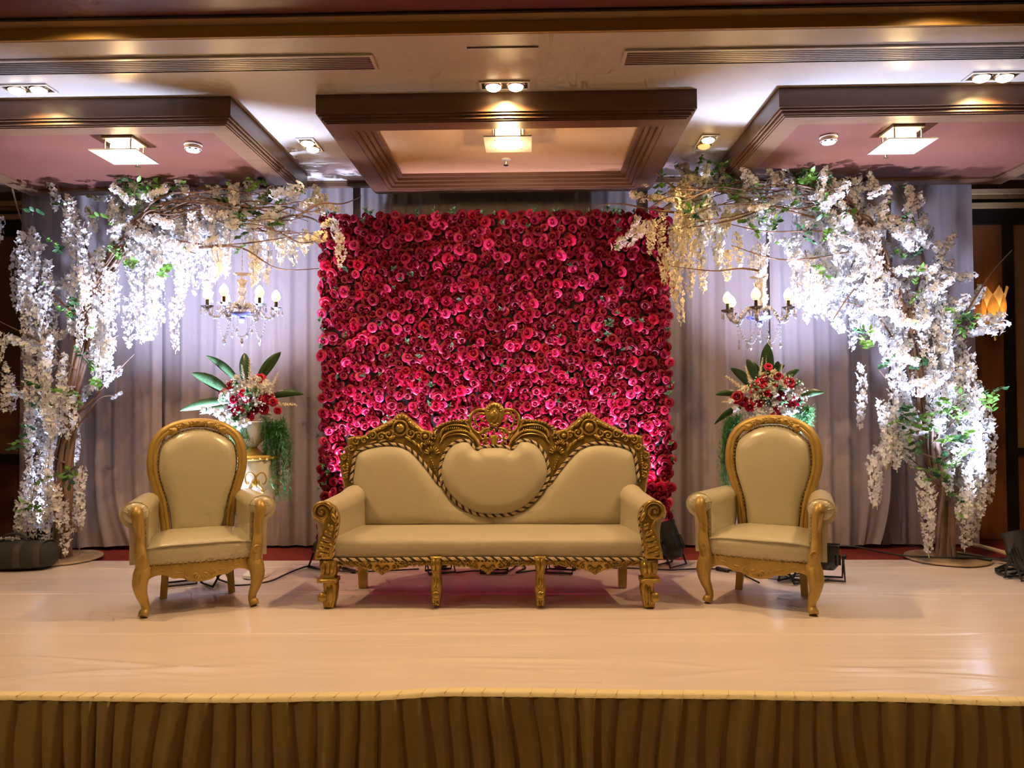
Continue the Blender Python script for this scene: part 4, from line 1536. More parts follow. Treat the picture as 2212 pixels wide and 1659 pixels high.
# ------------------------------------------------------------------ pedestals, urns, flower arrangements
def pedestal(px, Y, label, zt):
    p = at(px, 1000, Y)
    c = thing('pedestal', label, 'pedestal', (p.x, Y, 0.011), 0, 'white flower pedestals')
    b = MB(); b.lathe([(0.085, 0.0), (0.085, 0.02), (0.05, 0.05), (0.045, 0.30), (0.06, 0.42), (0.12, 0.52), (0.156, 0.62), (0.172, zt - 0.06), (0.168, zt - 0.03)], 32); b.build('column', 'pedestal_white', c)
    b = MB()
    prof = [(0.170, zt - 0.034), (0.182, zt - 0.026), (0.184, zt - 0.012), (0.172, zt)]
    b.lathe(prof + [(0.0, zt)], 32)
    for k in range(24):
        a = k * math.pi / 12
        b.ball((0.184 * math.cos(a), 0.184 * math.sin(a), zt - 0.020 + 0.004 * math.sin(k * 2)), (0.013, 0.013, 0.010), 6, 4)
    b.build('top_rim', 'gold_leaf', c)
    # gold scrollwork laid on the column
    b = MB()

    def wrap(th, z):
        r = 0.155 + 0.014 * (z - 0.62) / (zt - 0.35) + 0.003
        return Vector((r * math.cos(th), r * math.sin(th), z))
    for th0 in [-math.pi / 2 + k * 2 * math.pi / 4 + 0.35 for k in range(4)]:
        for flip in (1, -1):
            P = []
            for i in range(26):
                t = i / 25
                a = t * 5.2
                R = 0.30 * (1 - t) ** 1.2 + 0.04
                P.append(wrap(th0 + flip * (0.30 - R * math.cos(a)), zt - 0.14 - 0.02 + R * 0.26 * math.sin(a) - 0.02))
            b.tube(P, [0.009 * (1 - 0.6 * i / 25) for i in range(26)], 6)
            P = [wrap(th0 + flip * 0.30 * math.sin(t * 1.6), zt - 0.19 - 0.06 * t) for t in [i / 12 for i in range(13)]]
            b.tube(P, [0.009 * (1 - 0.5 * i / 12) for i in range(13)], 6)
            b.ball(P[-1], 0.014, 7, 5)
        for k in range(3):
            q = wrap(th0 + (k - 1) * 0.10, zt - 0.20 + 0.012 * abs(k - 1))
            b.ball(q, (0.012, 0.012, 0.026), 7, 5)
    b.build('gold_scrollwork', 'gold_leaf', c)
    return c


def urn(px, Y, z0, label):
    p = at(px, 900, Y)
    c = thing('urn', label, 'vase', (p.x, Y, z0), 0, 'white footed urns on pedestals')
    b = MB(); b.lathe([(0.085, 0.0), (0.085, 0.012), (0.05, 0.03), (0.030, 0.055), (0.034, 0.062)], 24); b.build('foot', 'gold_leaf', c)
    b = MB(); b.lathe([(0.030, 0.062), (0.05, 0.085), (0.075, 0.12), (0.09, 0.17), (0.10, 0.225), (0.115, 0.24), (0.105, 0.242), (0.085, 0.20), (0.0, 0.16)], 24); b.build('bowl', 'urn_white', c)
    return c


def big_leaf_mb(base, tip, w, sag=0.05, twist=0.0):
    """long dracaena blade from base to tip with a channelled midrib."""
    base, tip = Vector(base), Vector(tip)
    d = tip - base
    side = d.cross(Vector((0, 1, 0.25)))
    side = side.normalized() if side.length > 1e-6 else Vector((1, 0, 0))
    nrm = side.cross(d).normalized()
    b = MB()

    def fn(u, v):
        s = (u - 0.5) * 2
        ww = w * (math.sin(math.pi * min(1, 0.10 + 0.90 * v)) ** 0.7)
        q = base + d * v + Vector((0, 0, 1)) * (sag * 4 * v * (1 - v)) + nrm * (-0.25 * ww * (1 - s * s))
        a = twist * v
        return tuple(q + (side * math.cos(a) + nrm * math.sin(a)) * s * ww * 0.5)
    b.grid(fn, 4, 12)
    return b


def puff_mb(seed, n=16):
    """ruffled round white flower, radius about 1."""
    rn = random.Random(seed)
    b = MB()
    for k in range(n):
        d = Vector((rn.gauss(0, 1), rn.gauss(0, 1), abs(rn.gauss(0.6, 0.7)))).normalized()
        q = d.to_track_quat('Y', 'Z').to_matrix().to_4x4() @ Matrix.Rotation(rn.uniform(0, 6.28), 4, 'Y')
        leaf_geo(b, rn.uniform(0.8, 1.1), 0.75, q, nv=2, fold=0.4)
    return b


PUFF = {k: puff_mb(i + 3).mesh('white_flower', k) for i, k in enumerate(('blossom_white', 'blossom_cream'))}


def spike_mb(seed, L=0.16, mi=0):
    rn = random.Random(seed)
    b = MB()
    b.tube([(0, 0, -0.05), (0, 0, L)], [0.003, 0.0015], 5, 1)
    for k in range(26):
        t = k / 26
        a = k * 2.4
        Mx = Matrix.Translation((0, 0, L * t)) @ Matrix.Rotation(a, 4, 'Z') @ Matrix.Rotation(0.7, 4, 'X')
        leaf_geo(b, 0.034 * (1 - 0.6 * t), 0.022 * (1 - 0.5 * t), Mx, nv=2, fold=0.4)
    return b


SPIKE = {k: spike_mb(4).mesh('flower_spike', [k, 'bud_green']) for k in ('blossom_white', 'blossom_cream')}


def arrangement(cx, cy, Y, label, leaves, roses, whites, spikes, fern, mist, seed):
    rn = random.Random(seed)
    base = at(cx, cy, Y)
    c = thing('flower_arrangement', label, 'flowers', base, 0, 'flower arrangements in urns')

    def L(px, py, dy=0.0):
        return at(px, py, Y + dy) - base
    b = MB(); b.ball((0, 0, 0.02), (0.10, 0.09, 0.08), 12, 8); b.build('foam_core', 'leaf_dark', c)
    for (x0, y0, x1, y1, w, tw) in leaves:
        big_leaf_mb(L(x0, y0, 0.02), L(x1, y1, rn.uniform(-0.05, 0.06)), w, 0.02, tw).build('leaf', 'leaf_big', c)
    for (x, y, r) in roses:
        o = link('rose', ROSES[0][rn.randrange(3)], c)
        p = L(x, y, -0.10 + rn.uniform(-0.03, 0.03))
        q = Vector((p.x * 2, -1, p.z * 2 + 0.3)).to_track_quat('Z', 'Y')
        o.matrix_local = Matrix.Translation(p) @ q.to_matrix().to_4x4() @ Matrix.Scale(r * 1.1, 4)
    for (x, y, r, k) in whites:
        o = link('white_flower', PUFF['blossom_white' if k == 0 else 'blossom_cream'], c)
        p = L(x, y, -0.09 + rn.uniform(-0.05, 0.04))
        q = Vector((p.x * 2, -1, p.z * 2 + 0.2)).to_track_quat('Z', 'Y')
        o.matrix_local = Matrix.Translation(p) @ q.to_matrix().to_4x4() @ Matrix.Scale(r * 1.2, 4)
    for (x0, y0, x1, y1, k) in spikes:
        o = link('flower_spike', SPIKE['blossom_white' if k == 0 else 'blossom_cream'], c)
        p0, p1 = L(x0, y0, -0.03), L(x1, y1, -0.04)
        d = p1 - p0
        o.matrix_local = Matrix.Translation(p0) @ d.to_track_quat('Z', 'Y').to_matrix().to_4x4() @ Matrix.Scale(d.length / 0.16, 4)
    for k in range(46):
        a, rr = rn.uniform(0, 6.28), rn.random() ** 0.5
        p = Vector((mist[1] * 0.92 * rr * math.cos(a), -0.10 - 0.06 * (1 - rr) + rn.uniform(-0.02, 0.03), mist[2] * 0.95 * rr * math.sin(a) + mist[3] - 0.01))
        q = Vector((p.x * 2, -1, p.z * 2 + 0.2)).to_track_quat('Z', 'Y')
        if k % 5 == 0:
            o = link('rose', ROSES[0][rn.randrange(3)], c)
            sc_ = rn.uniform(0.028, 0.038)
        elif k % 5 == 1:
            o = link('leaf_sprig', SPR[k % 3], c)
            sc_ = 1.6
        else:
            o = link('white_flower', PUFF['blossom_white'], c)
            sc_ = rn.uniform(0.022, 0.036)
        o.matrix_local = Matrix.Translation(p) @ q.to_matrix().to_4x4() @ Matrix.Scale(sc_, 4)
    # baby's breath: tiny white dots on hair-thin stems
    b = MB()
    for _ in range(mist[0]):
        a, r = rn.uniform(0, 6.28), rn.random() ** 0.6
        p = Vector((mist[1] * r * math.cos(a), -0.13 + rn.uniform(-0.03, 0.05), mist[2] * r * math.sin(a) + mist[3]))
        b.ball(p, 0.0055, 5, 3)
        b.tube([p, p * 0.55], 0.0008, 3)
    b.build('babys_breath', 'blossom_white', c)['kind'] = 'stuff'
    # feathery trailing fern
    b = MB()
    for (x0, y0, x1, y1) in fern:
        P = [L(x0, y0, -0.04)]
        q = L(x1, y1, rn.uniform(-0.10, 0.05))
        m = (P[0] + q) / 2 + Vector(((q.x - P[0].x) * 0.35, -0.03, 0.06))
        path = smooth_path([P[0], m, q], 8)
        b.tube(path, 0.0012, 3)
        for i in range(2, len(path)):
            for _ in range(9):
                s = Vector((rn.gauss(0, 1), rn.gauss(0, 1), rn.gauss(-0.1, 0.7)))
                s.normalize()
                e = path[i] + s * rn.uniform(0.015, 0.045)
                n_ = s.cross(Vector((0, 0, 1)))
                n_ = (n_.normalized() if n_.length > 1e-4 else Vector((1, 0, 0))) * 0.0022
                b.add([path[i] - n_ * 0.4, path[i] + n_ * 0.4, e + n_, e - n_], [(0, 1, 2, 3)])
                for _ in range(2):
                    f = e + Vector((rn.gauss(0, 1), rn.gauss(0, 1), rn.gauss(0, 1))) * 0.011
                    b.add([e, e + n_ * 1.5, f], [(0, 1, 2)])
    b.build('trailing_fern', 'fern_green', c, smooth=False)['kind'] = 'stuff'
    return c


YP = 5.50
ZPT = at(560, 985, YP).z
pedestal(552, YP, 'white pedestal with gold scrollwork behind the armchair on the black bag side', ZPT)
urn(547, YP, ZPT + 0.005, 'white footed urn on the pedestal on the black bag side')
fr = [(575 + 3 * k % 40, 905 + (k * 7) % 30, 575 + (k * 13) % 65, 960 + (k * 29) % 130) for k in range(34)] + [(515 - k * 2, 905, 505 + (k * 11) % 40, 940 + (k * 9) % 40) for k in range(12)]
arrangement(545, 862, YP, 'flower arrangement of red roses and white blooms with long leaves on the black bag side',
            [(510, 868, 388, 888, 0.085, 0.5), (495, 850, 413, 806, 0.10, 0.4), (512, 820, 444, 768, 0.07, 0.5), (530, 830, 528, 762, 0.085, 0.0), (556, 826, 607, 760, 0.075, -0.4), (585, 858, 657, 852, 0.055, 0.3), (520, 880, 430, 895, 0.06, 0.3)],
            [(483, 851, 0.040), (497, 832, 0.034), (506, 871, 0.036), (533, 855, 0.04), (562, 817, 0.040), (579, 862, 0.042), (570, 884, 0.036), (600, 887, 0.026), (506, 899, 0.03), (528, 880, 0.034), (548, 838, 0.03), (590, 868, 0.032), (556, 868, 0.03), (540, 900, 0.03)],
            [(512, 818, 0.028, 0), (520, 842, 0.030, 0), (541, 845, 0.034, 0), (546, 873, 0.034, 0), (524, 897, 0.03, 0), (500, 858, 0.028, 0), (572, 835, 0.034, 0), (552, 855, 0.03, 0), (490, 885, 0.03, 0), (470, 890, 0.034, 0), (455, 886, 0.028, 0), (440, 884, 0.024, 0),
             (480, 905, 0.03, 0), (500, 915, 0.034, 0), (520, 918, 0.04, 0), (534, 912, 0.034, 0), (565, 900, 0.03, 0), (580, 895, 0.028, 0), (525, 830, 0.026, 0), (510, 845, 0.026, 0), (560, 850, 0.026, 0), (585, 845, 0.024, 0), (530, 870, 0.024, 0), (495, 895, 0.03, 0)],
            [(540, 835, 540, 775, 0), (530, 830, 522, 788, 0), (580, 850, 600, 805, 0), (585, 872, 640, 874, 1), (575, 860, 590, 828, 1)],
            fr, (230, 0.20, 0.15, 0.03), 41)
pedestal(1668, YP, 'white pedestal with gold scrollwork behind the armchair on the wall sconce side', ZPT)
urn(1668, YP, ZPT + 0.005, 'white footed urn on the pedestal on the wall sconce side')
fr = [(1600 - (3 * k) % 30, 895 + (k * 7) % 30, 1590 - (k * 13) % 34, 960 + (k * 29) % 100) for k in range(34)] + [(1740 - k * 4, 890, 1750 - (k * 11) % 40, 910 + (k * 9) % 25) for k in range(10)]
arrangement(1668, 862, YP, 'flower arrangement of red roses and white blooms with long leaves on the wall sconce side',
            [(1657, 835, 1657, 741, 0.10, 0.0), (1645, 835, 1613, 776, 0.08, 0.4), (1625, 838, 1578, 795, 0.065, 0.5), (1600, 856, 1545, 853, 0.05, -0.3), (1600, 880, 1542, 918, 0.05, 0.3), (1690, 830, 1727, 799, 0.06, -0.3), (1720, 862, 1781, 848, 0.055, 0.3), (1670, 815, 1695, 788, 0.05, 0.2), (1678, 820, 1680, 780, 0.05, 0)],
            [(1593, 858, 0.046), (1606, 868, 0.036), (1620, 880, 0.032), (1645, 826, 0.04), (1662, 826, 0.04), (1680, 812, 0.036), (1706, 826, 0.044), (1660, 792, 0.03), (1675, 888, 0.032), (1722, 866, 0.036), (1655, 850, 0.036), (1690, 850, 0.034), (1630, 850, 0.034), (1640, 870, 0.03), (1700, 870, 0.03)],
            [(1612, 842, 0.034, 1), (1600, 850, 0.03, 1), (1634, 855, 0.036, 1), (1625, 828, 0.028, 0), (1650, 812, 0.03, 1), (1672, 806, 0.03, 1), (1690, 832, 0.03, 0), (1695, 845, 0.03, 0), (1675, 838, 0.03, 0), (1650, 840, 0.028, 0), (1675, 868, 0.034, 0), (1697, 866, 0.032, 0), (1590, 884, 0.028, 0), (1605, 895, 0.034, 0), (1625, 895, 0.036, 0),
             (1642, 892, 0.036, 0), (1660, 898, 0.036, 0), (1695, 890, 0.034, 0), (1712, 888, 0.036, 0), (1730, 890, 0.034, 0), (1740, 898, 0.028, 0), (1710, 850, 0.026, 0), (1580, 866, 0.022, 0), (1716, 840, 0.024, 0)],
            [(1640, 815, 1648, 772, 0), (1622, 830, 1610, 790, 1), (1612, 845, 1568, 812, 1), (1600, 868, 1560, 868, 1), (1685, 815, 1690, 785, 1), (1655, 800, 1655, 765, 1)],
            fr, (260, 0.22, 0.16, 0.03), 43)

# ------------------------------------------------------------------ crystal chandeliers
def chandelier(px, py, Y, label, rz, hang):
    p = at(px, py, Y)          # py = height of the candle-arm hub
    c = thing('chandelier', label, 'chandelier', p, rz, 'crystal chandeliers hung from the flowering arches')
    b = MB()
    b.lathe([(0.0, -0.06), (0.018, -0.055), (0.03, -0.03), (0.014, -0.01), (0.022, 0.0), (0.036, 0.02), (0.03, 0.05), (0.014, 0.07), (0.024, 0.09), (0.030, 0.12), (0.016, 0.15), (0.028, 0.17), (0.034, 0.20), (0.018, 0.225), (0.028, 0.24), (0.040, 0.27), (0.014, 0.28), (0.016, 0.31), (0.0, 0.315)], 14)
    b.build('column', 'crystal', c, angle=30)
    b = MB(); b.lathe([(0.0, -0.015), (0.05, -0.01), (0.085, 0.005), (0.095, 0.02), (0.088, 0.022), (0.05, 0.003), (0.0, 0.0)], 18); b.build('bowl', 'crystal_blue', c)
    b = MB(); b.lathe([(0.012, 0.30), (0.05, 0.305), (0.068, 0.318), (0.05, 0.312), (0.012, 0.312)], 16); b.build('top_dish', 'crystal', c)
    b = MB()
    zz = 0.32
    while zz < hang:
        b.ball((0, 0, zz), (0.006, 0.006, 0.008), 6, 4); zz += 0.032
    b.tube([(0, 0, 0.31), (0, 0, hang)], 0.0012, 4)
    b.build('bead_chain', 'crystal', c)['kind'] = 'stuff'
    R = 0.245
    n = 6
    armb = MB()
    pts = smooth_path([(0.03, 0, 0.06), (0.08, 0, 0.085), (0.13, 0, 0.04), (0.17, 0, -0.015), (0.215, 0, -0.01), (R, 0, 0.045)], 5)
    armb.tube(pts, [0.010 + 0.004 * math.sin(i * 1.3) for i in range(len(pts))], 7)
    for i in range(0, len(pts), 3):
        armb.ball(pts[i], 0.0135, 7, 5)
    armm = armb.mesh('arm', 'crystal')
    tray = MB()
    tray.lathe([(0.0, 0.045), (0.025, 0.048), (0.048, 0.066), (0.05, 0.068), (0.022, 0.056), (0.0, 0.054)], 12)
    traym = tray.mesh('drip_tray', 'crystal')
    cand = MB(); cand.lathe([(0.012, 0.055), (0.012, 0.115), (0.0, 0.115)], 10); candm = cand.mesh('candle', 'crystal_dark')
    bul = MB(); bul.lathe([(0.0, 0.112), (0.014, 0.116), (0.029, 0.132), (0.034, 0.152), (0.028, 0.175), (0.012, 0.198), (0.0, 0.206)], 12); bulm = bul.mesh('bulb', 'bulb_candle')
    drop = MB()
    for k in range(5):
        a = k * 2 * math.pi / 5
        x, y = 0.046 * math.cos(a), 0.046 * math.sin(a)
        drop.ball((x, y, 0.054), 0.005, 6, 4)
        drop.lathe([(0.0, 0.0), (0.009, 0.012), (0.004, 0.040), (0.0, 0.048)], 6, 0, Matrix.Translation((x, y, 0.0)))
    dropm = drop.mesh('crystal_drops', 'crystal', angle=20)
    for k in range(n):
        a = 2 * math.pi * k / n
        o = link('arm', armm, c, rot=(0, 0, a))
        for nm, me in (('drip_tray', traym), ('candle', candm), ('bulb', bulm), ('crystal_drops', dropm)):
            q_ = link(nm, me, o, (R, 0, 0))
            if nm == 'crystal_drops':
                q_['kind'] = 'stuff'
        w = Matrix.Rotation(rz + a, 3, 'Z') @ Vector((R, 0, 0.155))
        if k % 2 == 0:
            lamp('POINT', 'candle_light', p + w + Vector((0, 0, 0.06)), 5.0, WARM, 0.03)
    for k in range(n):          # swags of beads from arm to arm, and plumb drops
        a0, a1 = 2 * math.pi * k / n, 2 * math.pi * (k + 1) / n
        b = MB()
        A = Vector((0.17 * math.cos(a0), 0.17 * math.sin(a0), -0.02))
        B = Vector((0.17 * math.cos(a1), 0.17 * math.sin(a1), -0.02))
        for i in range(17):
            t = i / 16
            q = A.lerp(B, t) - Vector((0, 0, 0.15 * 4 * t * (1 - t)))
            b.ball(q, 0.0062, 6, 4)
        b.build('bead_swag', 'crystal', c)['kind'] = 'stuff'
        b = MB()
        m = A.lerp(B, 0.5) - Vector((0, 0, 0.16))
        b.lathe([(0.0, -0.045), (0.012, -0.025), (0.006, -0.004), (0.0, 0.0)], 8, 0, Matrix.Translation(m))
        b.build('crystal_drop', 'crystal', c, angle=20)
        b = MB()
        L = 0.10 + 0.03 * (k % 2)
        for i in range(int(L / 0.013)):
            b.ball((0.07 * math.cos(a0), 0.07 * math.sin(a0), 0.0 - 0.013 * i), 0.005, 6, 4)
        b.lathe([(0.0, -0.045), (0.011, -0.025), (0.005, -0.004), (0.0, 0.0)], 8, 0, Matrix.Translation((0.07 * math.cos(a0), 0.07 * math.sin(a0), -L)))
        b.build('bead_drop', 'crystal', c)['kind'] = 'stuff'
    return c


YCH = 5.75
chandelier(523, 682, YCH, 'crystal candle chandelier hung from the flowering arch on the black bag side', 0.35, 0.62)
chandelier(1640, 690, YCH, 'crystal candle chandelier hung from the flowering arch on the wall sconce side', 0.15, 0.62)

# ------------------------------------------------------------------ flowering arch trees
def floret(b, M, mi, s=1.0, n=5):
    vs, fs = [(0, 0, 0)], []
    for k in range(n):
        a = 2 * math.pi * k / n
        z = 0.42 if k % 2 else 0.2
        i = len(vs)
        for da, rr, zz in ((-0.72, 0.66, 0.30), (-0.30, 1.0, z), (0.30, 1.0, z), (0.72, 0.66, 0.30)):
            vs.append((rr * s * math.cos(a + da), rr * s * math.sin(a + da), zz * s))
        fs += [(0, i, i + 1), (0, i + 1, i + 2), (0, i + 2, i + 3)]
    b.add(vs, fs, mi, M)


def strand_mb(seed, L, cream=False, straight=False):
    """hanging raceme of white florets, top at the origin, running down -Z; greenish buds at the tip."""
    rn = random.Random(seed)
    b = MB()
    ph = rn.uniform(0, 6.28)
    bend = 0 if straight else rn.uniform(-0.07, 0.07)
    path = []
    for i in range(13):
        t = i / 12
        path.append(Vector((bend * math.sin(t * 2.5) * L * 1.3 + 0.008 * math.sin(5 * t + ph), 0.008 * math.cos(4 * t + ph), -L * t)))
    b.tube(path, [0.003 - 0.002 * i / 12 for i in range(13)], 4, 1)
    n = int(L / 0.0105)
    for k in range(n):
        t = (k + 0.3) / n
        i = min(11, int(t * 12))
        p = path[i].lerp(path[i + 1], t * 12 - i)
        a = k * 2.4 + rn.uniform(-0.4, 0.4)
        taper = 1.0 if t < 0.7 else 1.0 - 0.55 * (t - 0.7) / 0.3
        taper *= min(1, 0.55 + 2.5 * t)
        r = rn.uniform(0.014, 0.034) * taper
        q = p + Vector((math.cos(a) * r, math.sin(a) * r, rn.uniform(-0.008, 0.008)))
        d = Vector((math.cos(a), math.sin(a), rn.uniform(-1.0, 0.4)))
        Mx = Matrix.Translation(q) @ d.to_track_quat('Z', 'Y').to_matrix().to_4x4() @ Matrix.Rotation(rn.uniform(0, 6.28), 4, 'Z')
        floret(b, Mx, 0, rn.uniform(0.021, 0.029) * (0.72 + 0.28 * taper), rn.choice((3, 4)))
    for k in range(4):
        b.ball(path[-1] + Vector((rn.uniform(-0.006, 0.006), rn.uniform(-0.006, 0.006), -0.008 * k)), (0.004, 0.004, 0.007), 5, 3, 2)
    return b


STRAND_L = (0.18, 0.28, 0.42, 0.58)
STRANDS = {}
for ck in ('blossom_white', 'blossom_cream'):
    for L in STRAND_L:
        STRANDS[(ck, L)] = [strand_mb(int(L * 100) + s, L).mesh('blossom_strand', [ck, 'twig', 'bud_green'], smooth=False) for s in (1, 2, 3)]


def spray_mb(seed, L=0.28):
    """woody twig running along +Z with clustered blossoms and a few leaves."""
    rn = random.Random(seed)
    b = MB()
    path = [Vector((0.02 * math.sin(3 * t + seed), 0.02 * math.cos(2.3 * t + seed), L * t)) for t in [i / 8 for i in range(9)]]
    b.tube(path, [0.0045 - 0.003 * i / 8 for i in range(9)], 5, 1)
    for c in range(7):
        p = path[1 + c]
        for k in range(7):
            d = Vector((rn.gauss(0, 1), rn.gauss(0, 1), rn.gauss(0.2, 0.8))).normalized()
            q = p + d * rn.uniform(0.014, 0.045)
            Mx = Matrix.Translation(q) @ d.to_track_quat('Z', 'Y').to_matrix().to_4x4()
            floret(b, Mx, 0, rn.uniform(0.020, 0.028), 4)
        if rn.random() < 0.25:
            d = Vector((rn.gauss(0, 1), rn.gauss(0, 1), 0.6)).normalized()
            leaf_geo(b, 0.06, 0.03, Matrix.Translation(p) @ d.to_track_quat('Y', 'Z').to_matrix().to_4x4(), 2)
    return b


SPRAYS = {ck: [spray_mb(s).mesh('blossom_spray', [ck, 'twig', 'leaf_green'], smooth=False) for s in (1, 2, 3, 4)] for ck in ('blossom_white', 'blossom_cream')}


def leafsprig_mb(seed, L=0.16, n=9):
    rn = random.Random(seed)
    b = MB()
    path = [Vector((0.015 * math.sin(2 * t + seed), 0, L * t)) for t in [i / 6 for i in range(7)]]
    b.tube(path, 0.0018, 4, 1)
    for k in range(n):
        t = (k // 2 + 0.6) / (n / 2 + 0.4)
        p = path[min(6, int(t * 6))]
        s = 1 if k % 2 else -1
        d = Vector((s, rn.uniform(-0.5, 0.5), rn.uniform(0.2, 0.7))).normalized() if k < n - 1 else Vector((0, 0, 1))
        leaf_geo(b, rn.uniform(0.045, 0.065), rn.uniform(0.026, 0.034), Matrix.Translation(p) @ d.to_track_quat('Y', 'Z').to_matrix().to_4x4() @ Matrix.Rotation(rn.uniform(-0.6, 0.6), 4, 'Y'), 0, nv=3)
    return b


LEAFS = [leafsprig_mb(s).mesh('leaf_sprig', [k, 'twig']) for s in (1, 2) for k in ('leaf_green', 'leaf_green', 'leaf_dark')]


def tree(label, base_px, Y0t, trunk, arch, twigs, hangs, sprays, leaves, fills, seed, cream_test):
    rn = random.Random(seed)
    base = zp(base_px[0], base_px[1], 0.012)
    c = thing('flowering_tree', label, 'artificial tree', base, 0, 'white flowering arch trees')

    def W(px, py, Y):
        return at(px, py, Y) - base
    b = MB(); b.lathe([(0.0, 0.0), (0.30, 0.0), (0.305, 0.008), (0.30, 0.016), (0.0, 0.018)], 40); b.build('base_plate', 'tree_base', c)
    tp = smooth_path([W(*p) for p in trunk], 8)
    ap = smooth_path([W(*p) for p in trunk[-2:] + arch], 8)
    n = len(tp)
    for k in range(22):         # trunk: a bundle of twisted stems
        a0 = 2 * math.pi * k / 12 + 0.3 * (k // 12)
        rr = 0.058 if k < 12 else (0.034 if k < 19 else 0.012)
        tw, ph = rn.uniform(1.2, 3.6), rn.uniform(0, 6.28)
        P = []
        for i, q in enumerate(tp):
            t = i / (n - 1)
            a = a0 + tw * t + 0.5 * math.sin(6 * t + ph)
            spread = rr * (0.98 - 0.30 * t) + 0.012 * max(0, 0.06 - t) / 0.06 + (0.05 * max(0, t - 0.6) * rn.uniform(0.6, 1.3))
            spread *= 1 + 0.25 * math.sin(9 * t + ph)
            P.append(q + Vector((math.cos(a) * spread, math.sin(a) * spread * 0.8, 0)))
        P[0].z = 0.014
        r0 = rn.uniform(0.009, 0.019)
        b = MB(); b.tube(P, [r0 * (1.15 - 0.6 * i / (n - 1)) for i in range(n)], 7); b.build('stem', 'bark', c)
    for k in range(16):         # rods fanning out along the arch
        s = rn.randrange(0, max(1, len(ap) // 3))
        e = rn.randrange(int(len(ap) * 0.7), len(ap) + 1)
        off = Vector((rn.gauss(0, 0.04), rn.gauss(0, 0.09), rn.gauss(0, 0.07)))
        P = []
        for i in range(s, e):
            t = (i - s) / max(1, e - 1 - s)
            P.append(ap[i] + off * (0.3 + 1.2 * t) + Vector((0, 0.02 * math.sin(i + k), 0.018 * math.sin(i * 0.7 + k * 2))))
        r0 = rn.uniform(0.006, 0.012)
        b = MB(); b.tube(P, [r0 * (1 - 0.65 * i / len(P)) for i in range(len(P))], 6); b.build('branch', 'twig', c)
    for P in twigs:
        pts = smooth_path([W(*p) for p in P], 5)
        b = MB(); b.tube(pts, [0.010 * (1 - 0.75 * i / len(pts)) for i in range(len(pts))], 6); b.build('twig', 'twig', c)

    def strand(px, y0, y1, Y, k=None):
        p = W(px, y0, Y)
        L = max(0.1, (y1 - y0) * Y / FPX)
        Lv = min(STRAND_L, key=lambda q: abs(q - L))
        ck = 'blossom_cream' if cream_test(px, y0) else 'blossom_white'  # cream near the arch tips: downlights' yellow partly put into the petal colour
        o = link('blossom_strand', STRANDS[(ck, Lv)][rn.randrange(3)], c)
        o.matrix_local = Matrix.Translation(p) @ Matrix.Rotation(rn.uniform(0, 6.28), 4, 'Z') @ Matrix.Diagonal((1, 1, L / Lv, 1)) @ Matrix.Scale(rn.uniform(0.92, 1.1), 4)
    for h in hangs:
        strand(h[0], h[1], h[2], Y0t + (h[3] if len(h) > 3 else rn.uniform(-0.16, 0.16)))

    def spray(px, py, ang, L, Y):
        d = Vector((math.cos(ang), rn.gauss(0, 0.4), math.sin(ang))).normalized()
        ck = 'blossom_cream' if cream_test(px, py) else 'blossom_white'  # same warm downlight tint, partly in the petal colour
        o = link('blossom_spray', SPRAYS[ck][rn.randrange(4)], c)
        o.matrix_local = Matrix.Translation(W(px, py, Y)) @ d.to_track_quat('Z', 'Y').to_matrix().to_4x4() @ Matrix.Scale(L / 0.28, 4)
    for (x0, y0, x1, y1) in sprays:
        spray(x0, y0, math.atan2(-(y1 - y0), x1 - x0), math.hypot(x1 - x0, y1 - y0) * Y0t / FPX, Y0t + rn.uniform(-0.12, 0.12))
    for (P, num, sig, hang) in fills:      # random blossom along a guide line
        pts = smooth_path([(x, y, 0) for x, y in P], 8)
        for k in range(num):
            q = pts[rn.randrange(len(pts))]
            x, y = q.x + rn.gauss(0, sig), q.y + rn.gauss(0, sig * 0.8)
            Y = Y0t + rn.gauss(0, 0.15)
            if rn.random() < hang:
                strand(x, y, y + rn.uniform(45, 130), Y)
            else:
                spray(x, y, rn.uniform(-math.pi, math.pi), rn.uniform(0.14, 0.28), Y)
    for (px, py) in leaves:
        for k in range(2):
            d = Vector((rn.gauss(0, 1), rn.gauss(-0.3, 0.6), rn.gauss(0.3, 0.8))).normalized()
            o = link('leaf_sprig', LEAFS[rn.randrange(len(LEAFS))], c)
            o.matrix_local = Matrix.Translation(W(px + rn.gauss(0, 8), py + rn.gauss(0, 8), Y0t - 0.15 + rn.uniform(-0.06, 0.06))) @ d.to_track_quat('Z', 'Y').to_matrix().to_4x4() @ Matrix.Scale(rn.uniform(0.7, 1.05), 4)
    return c


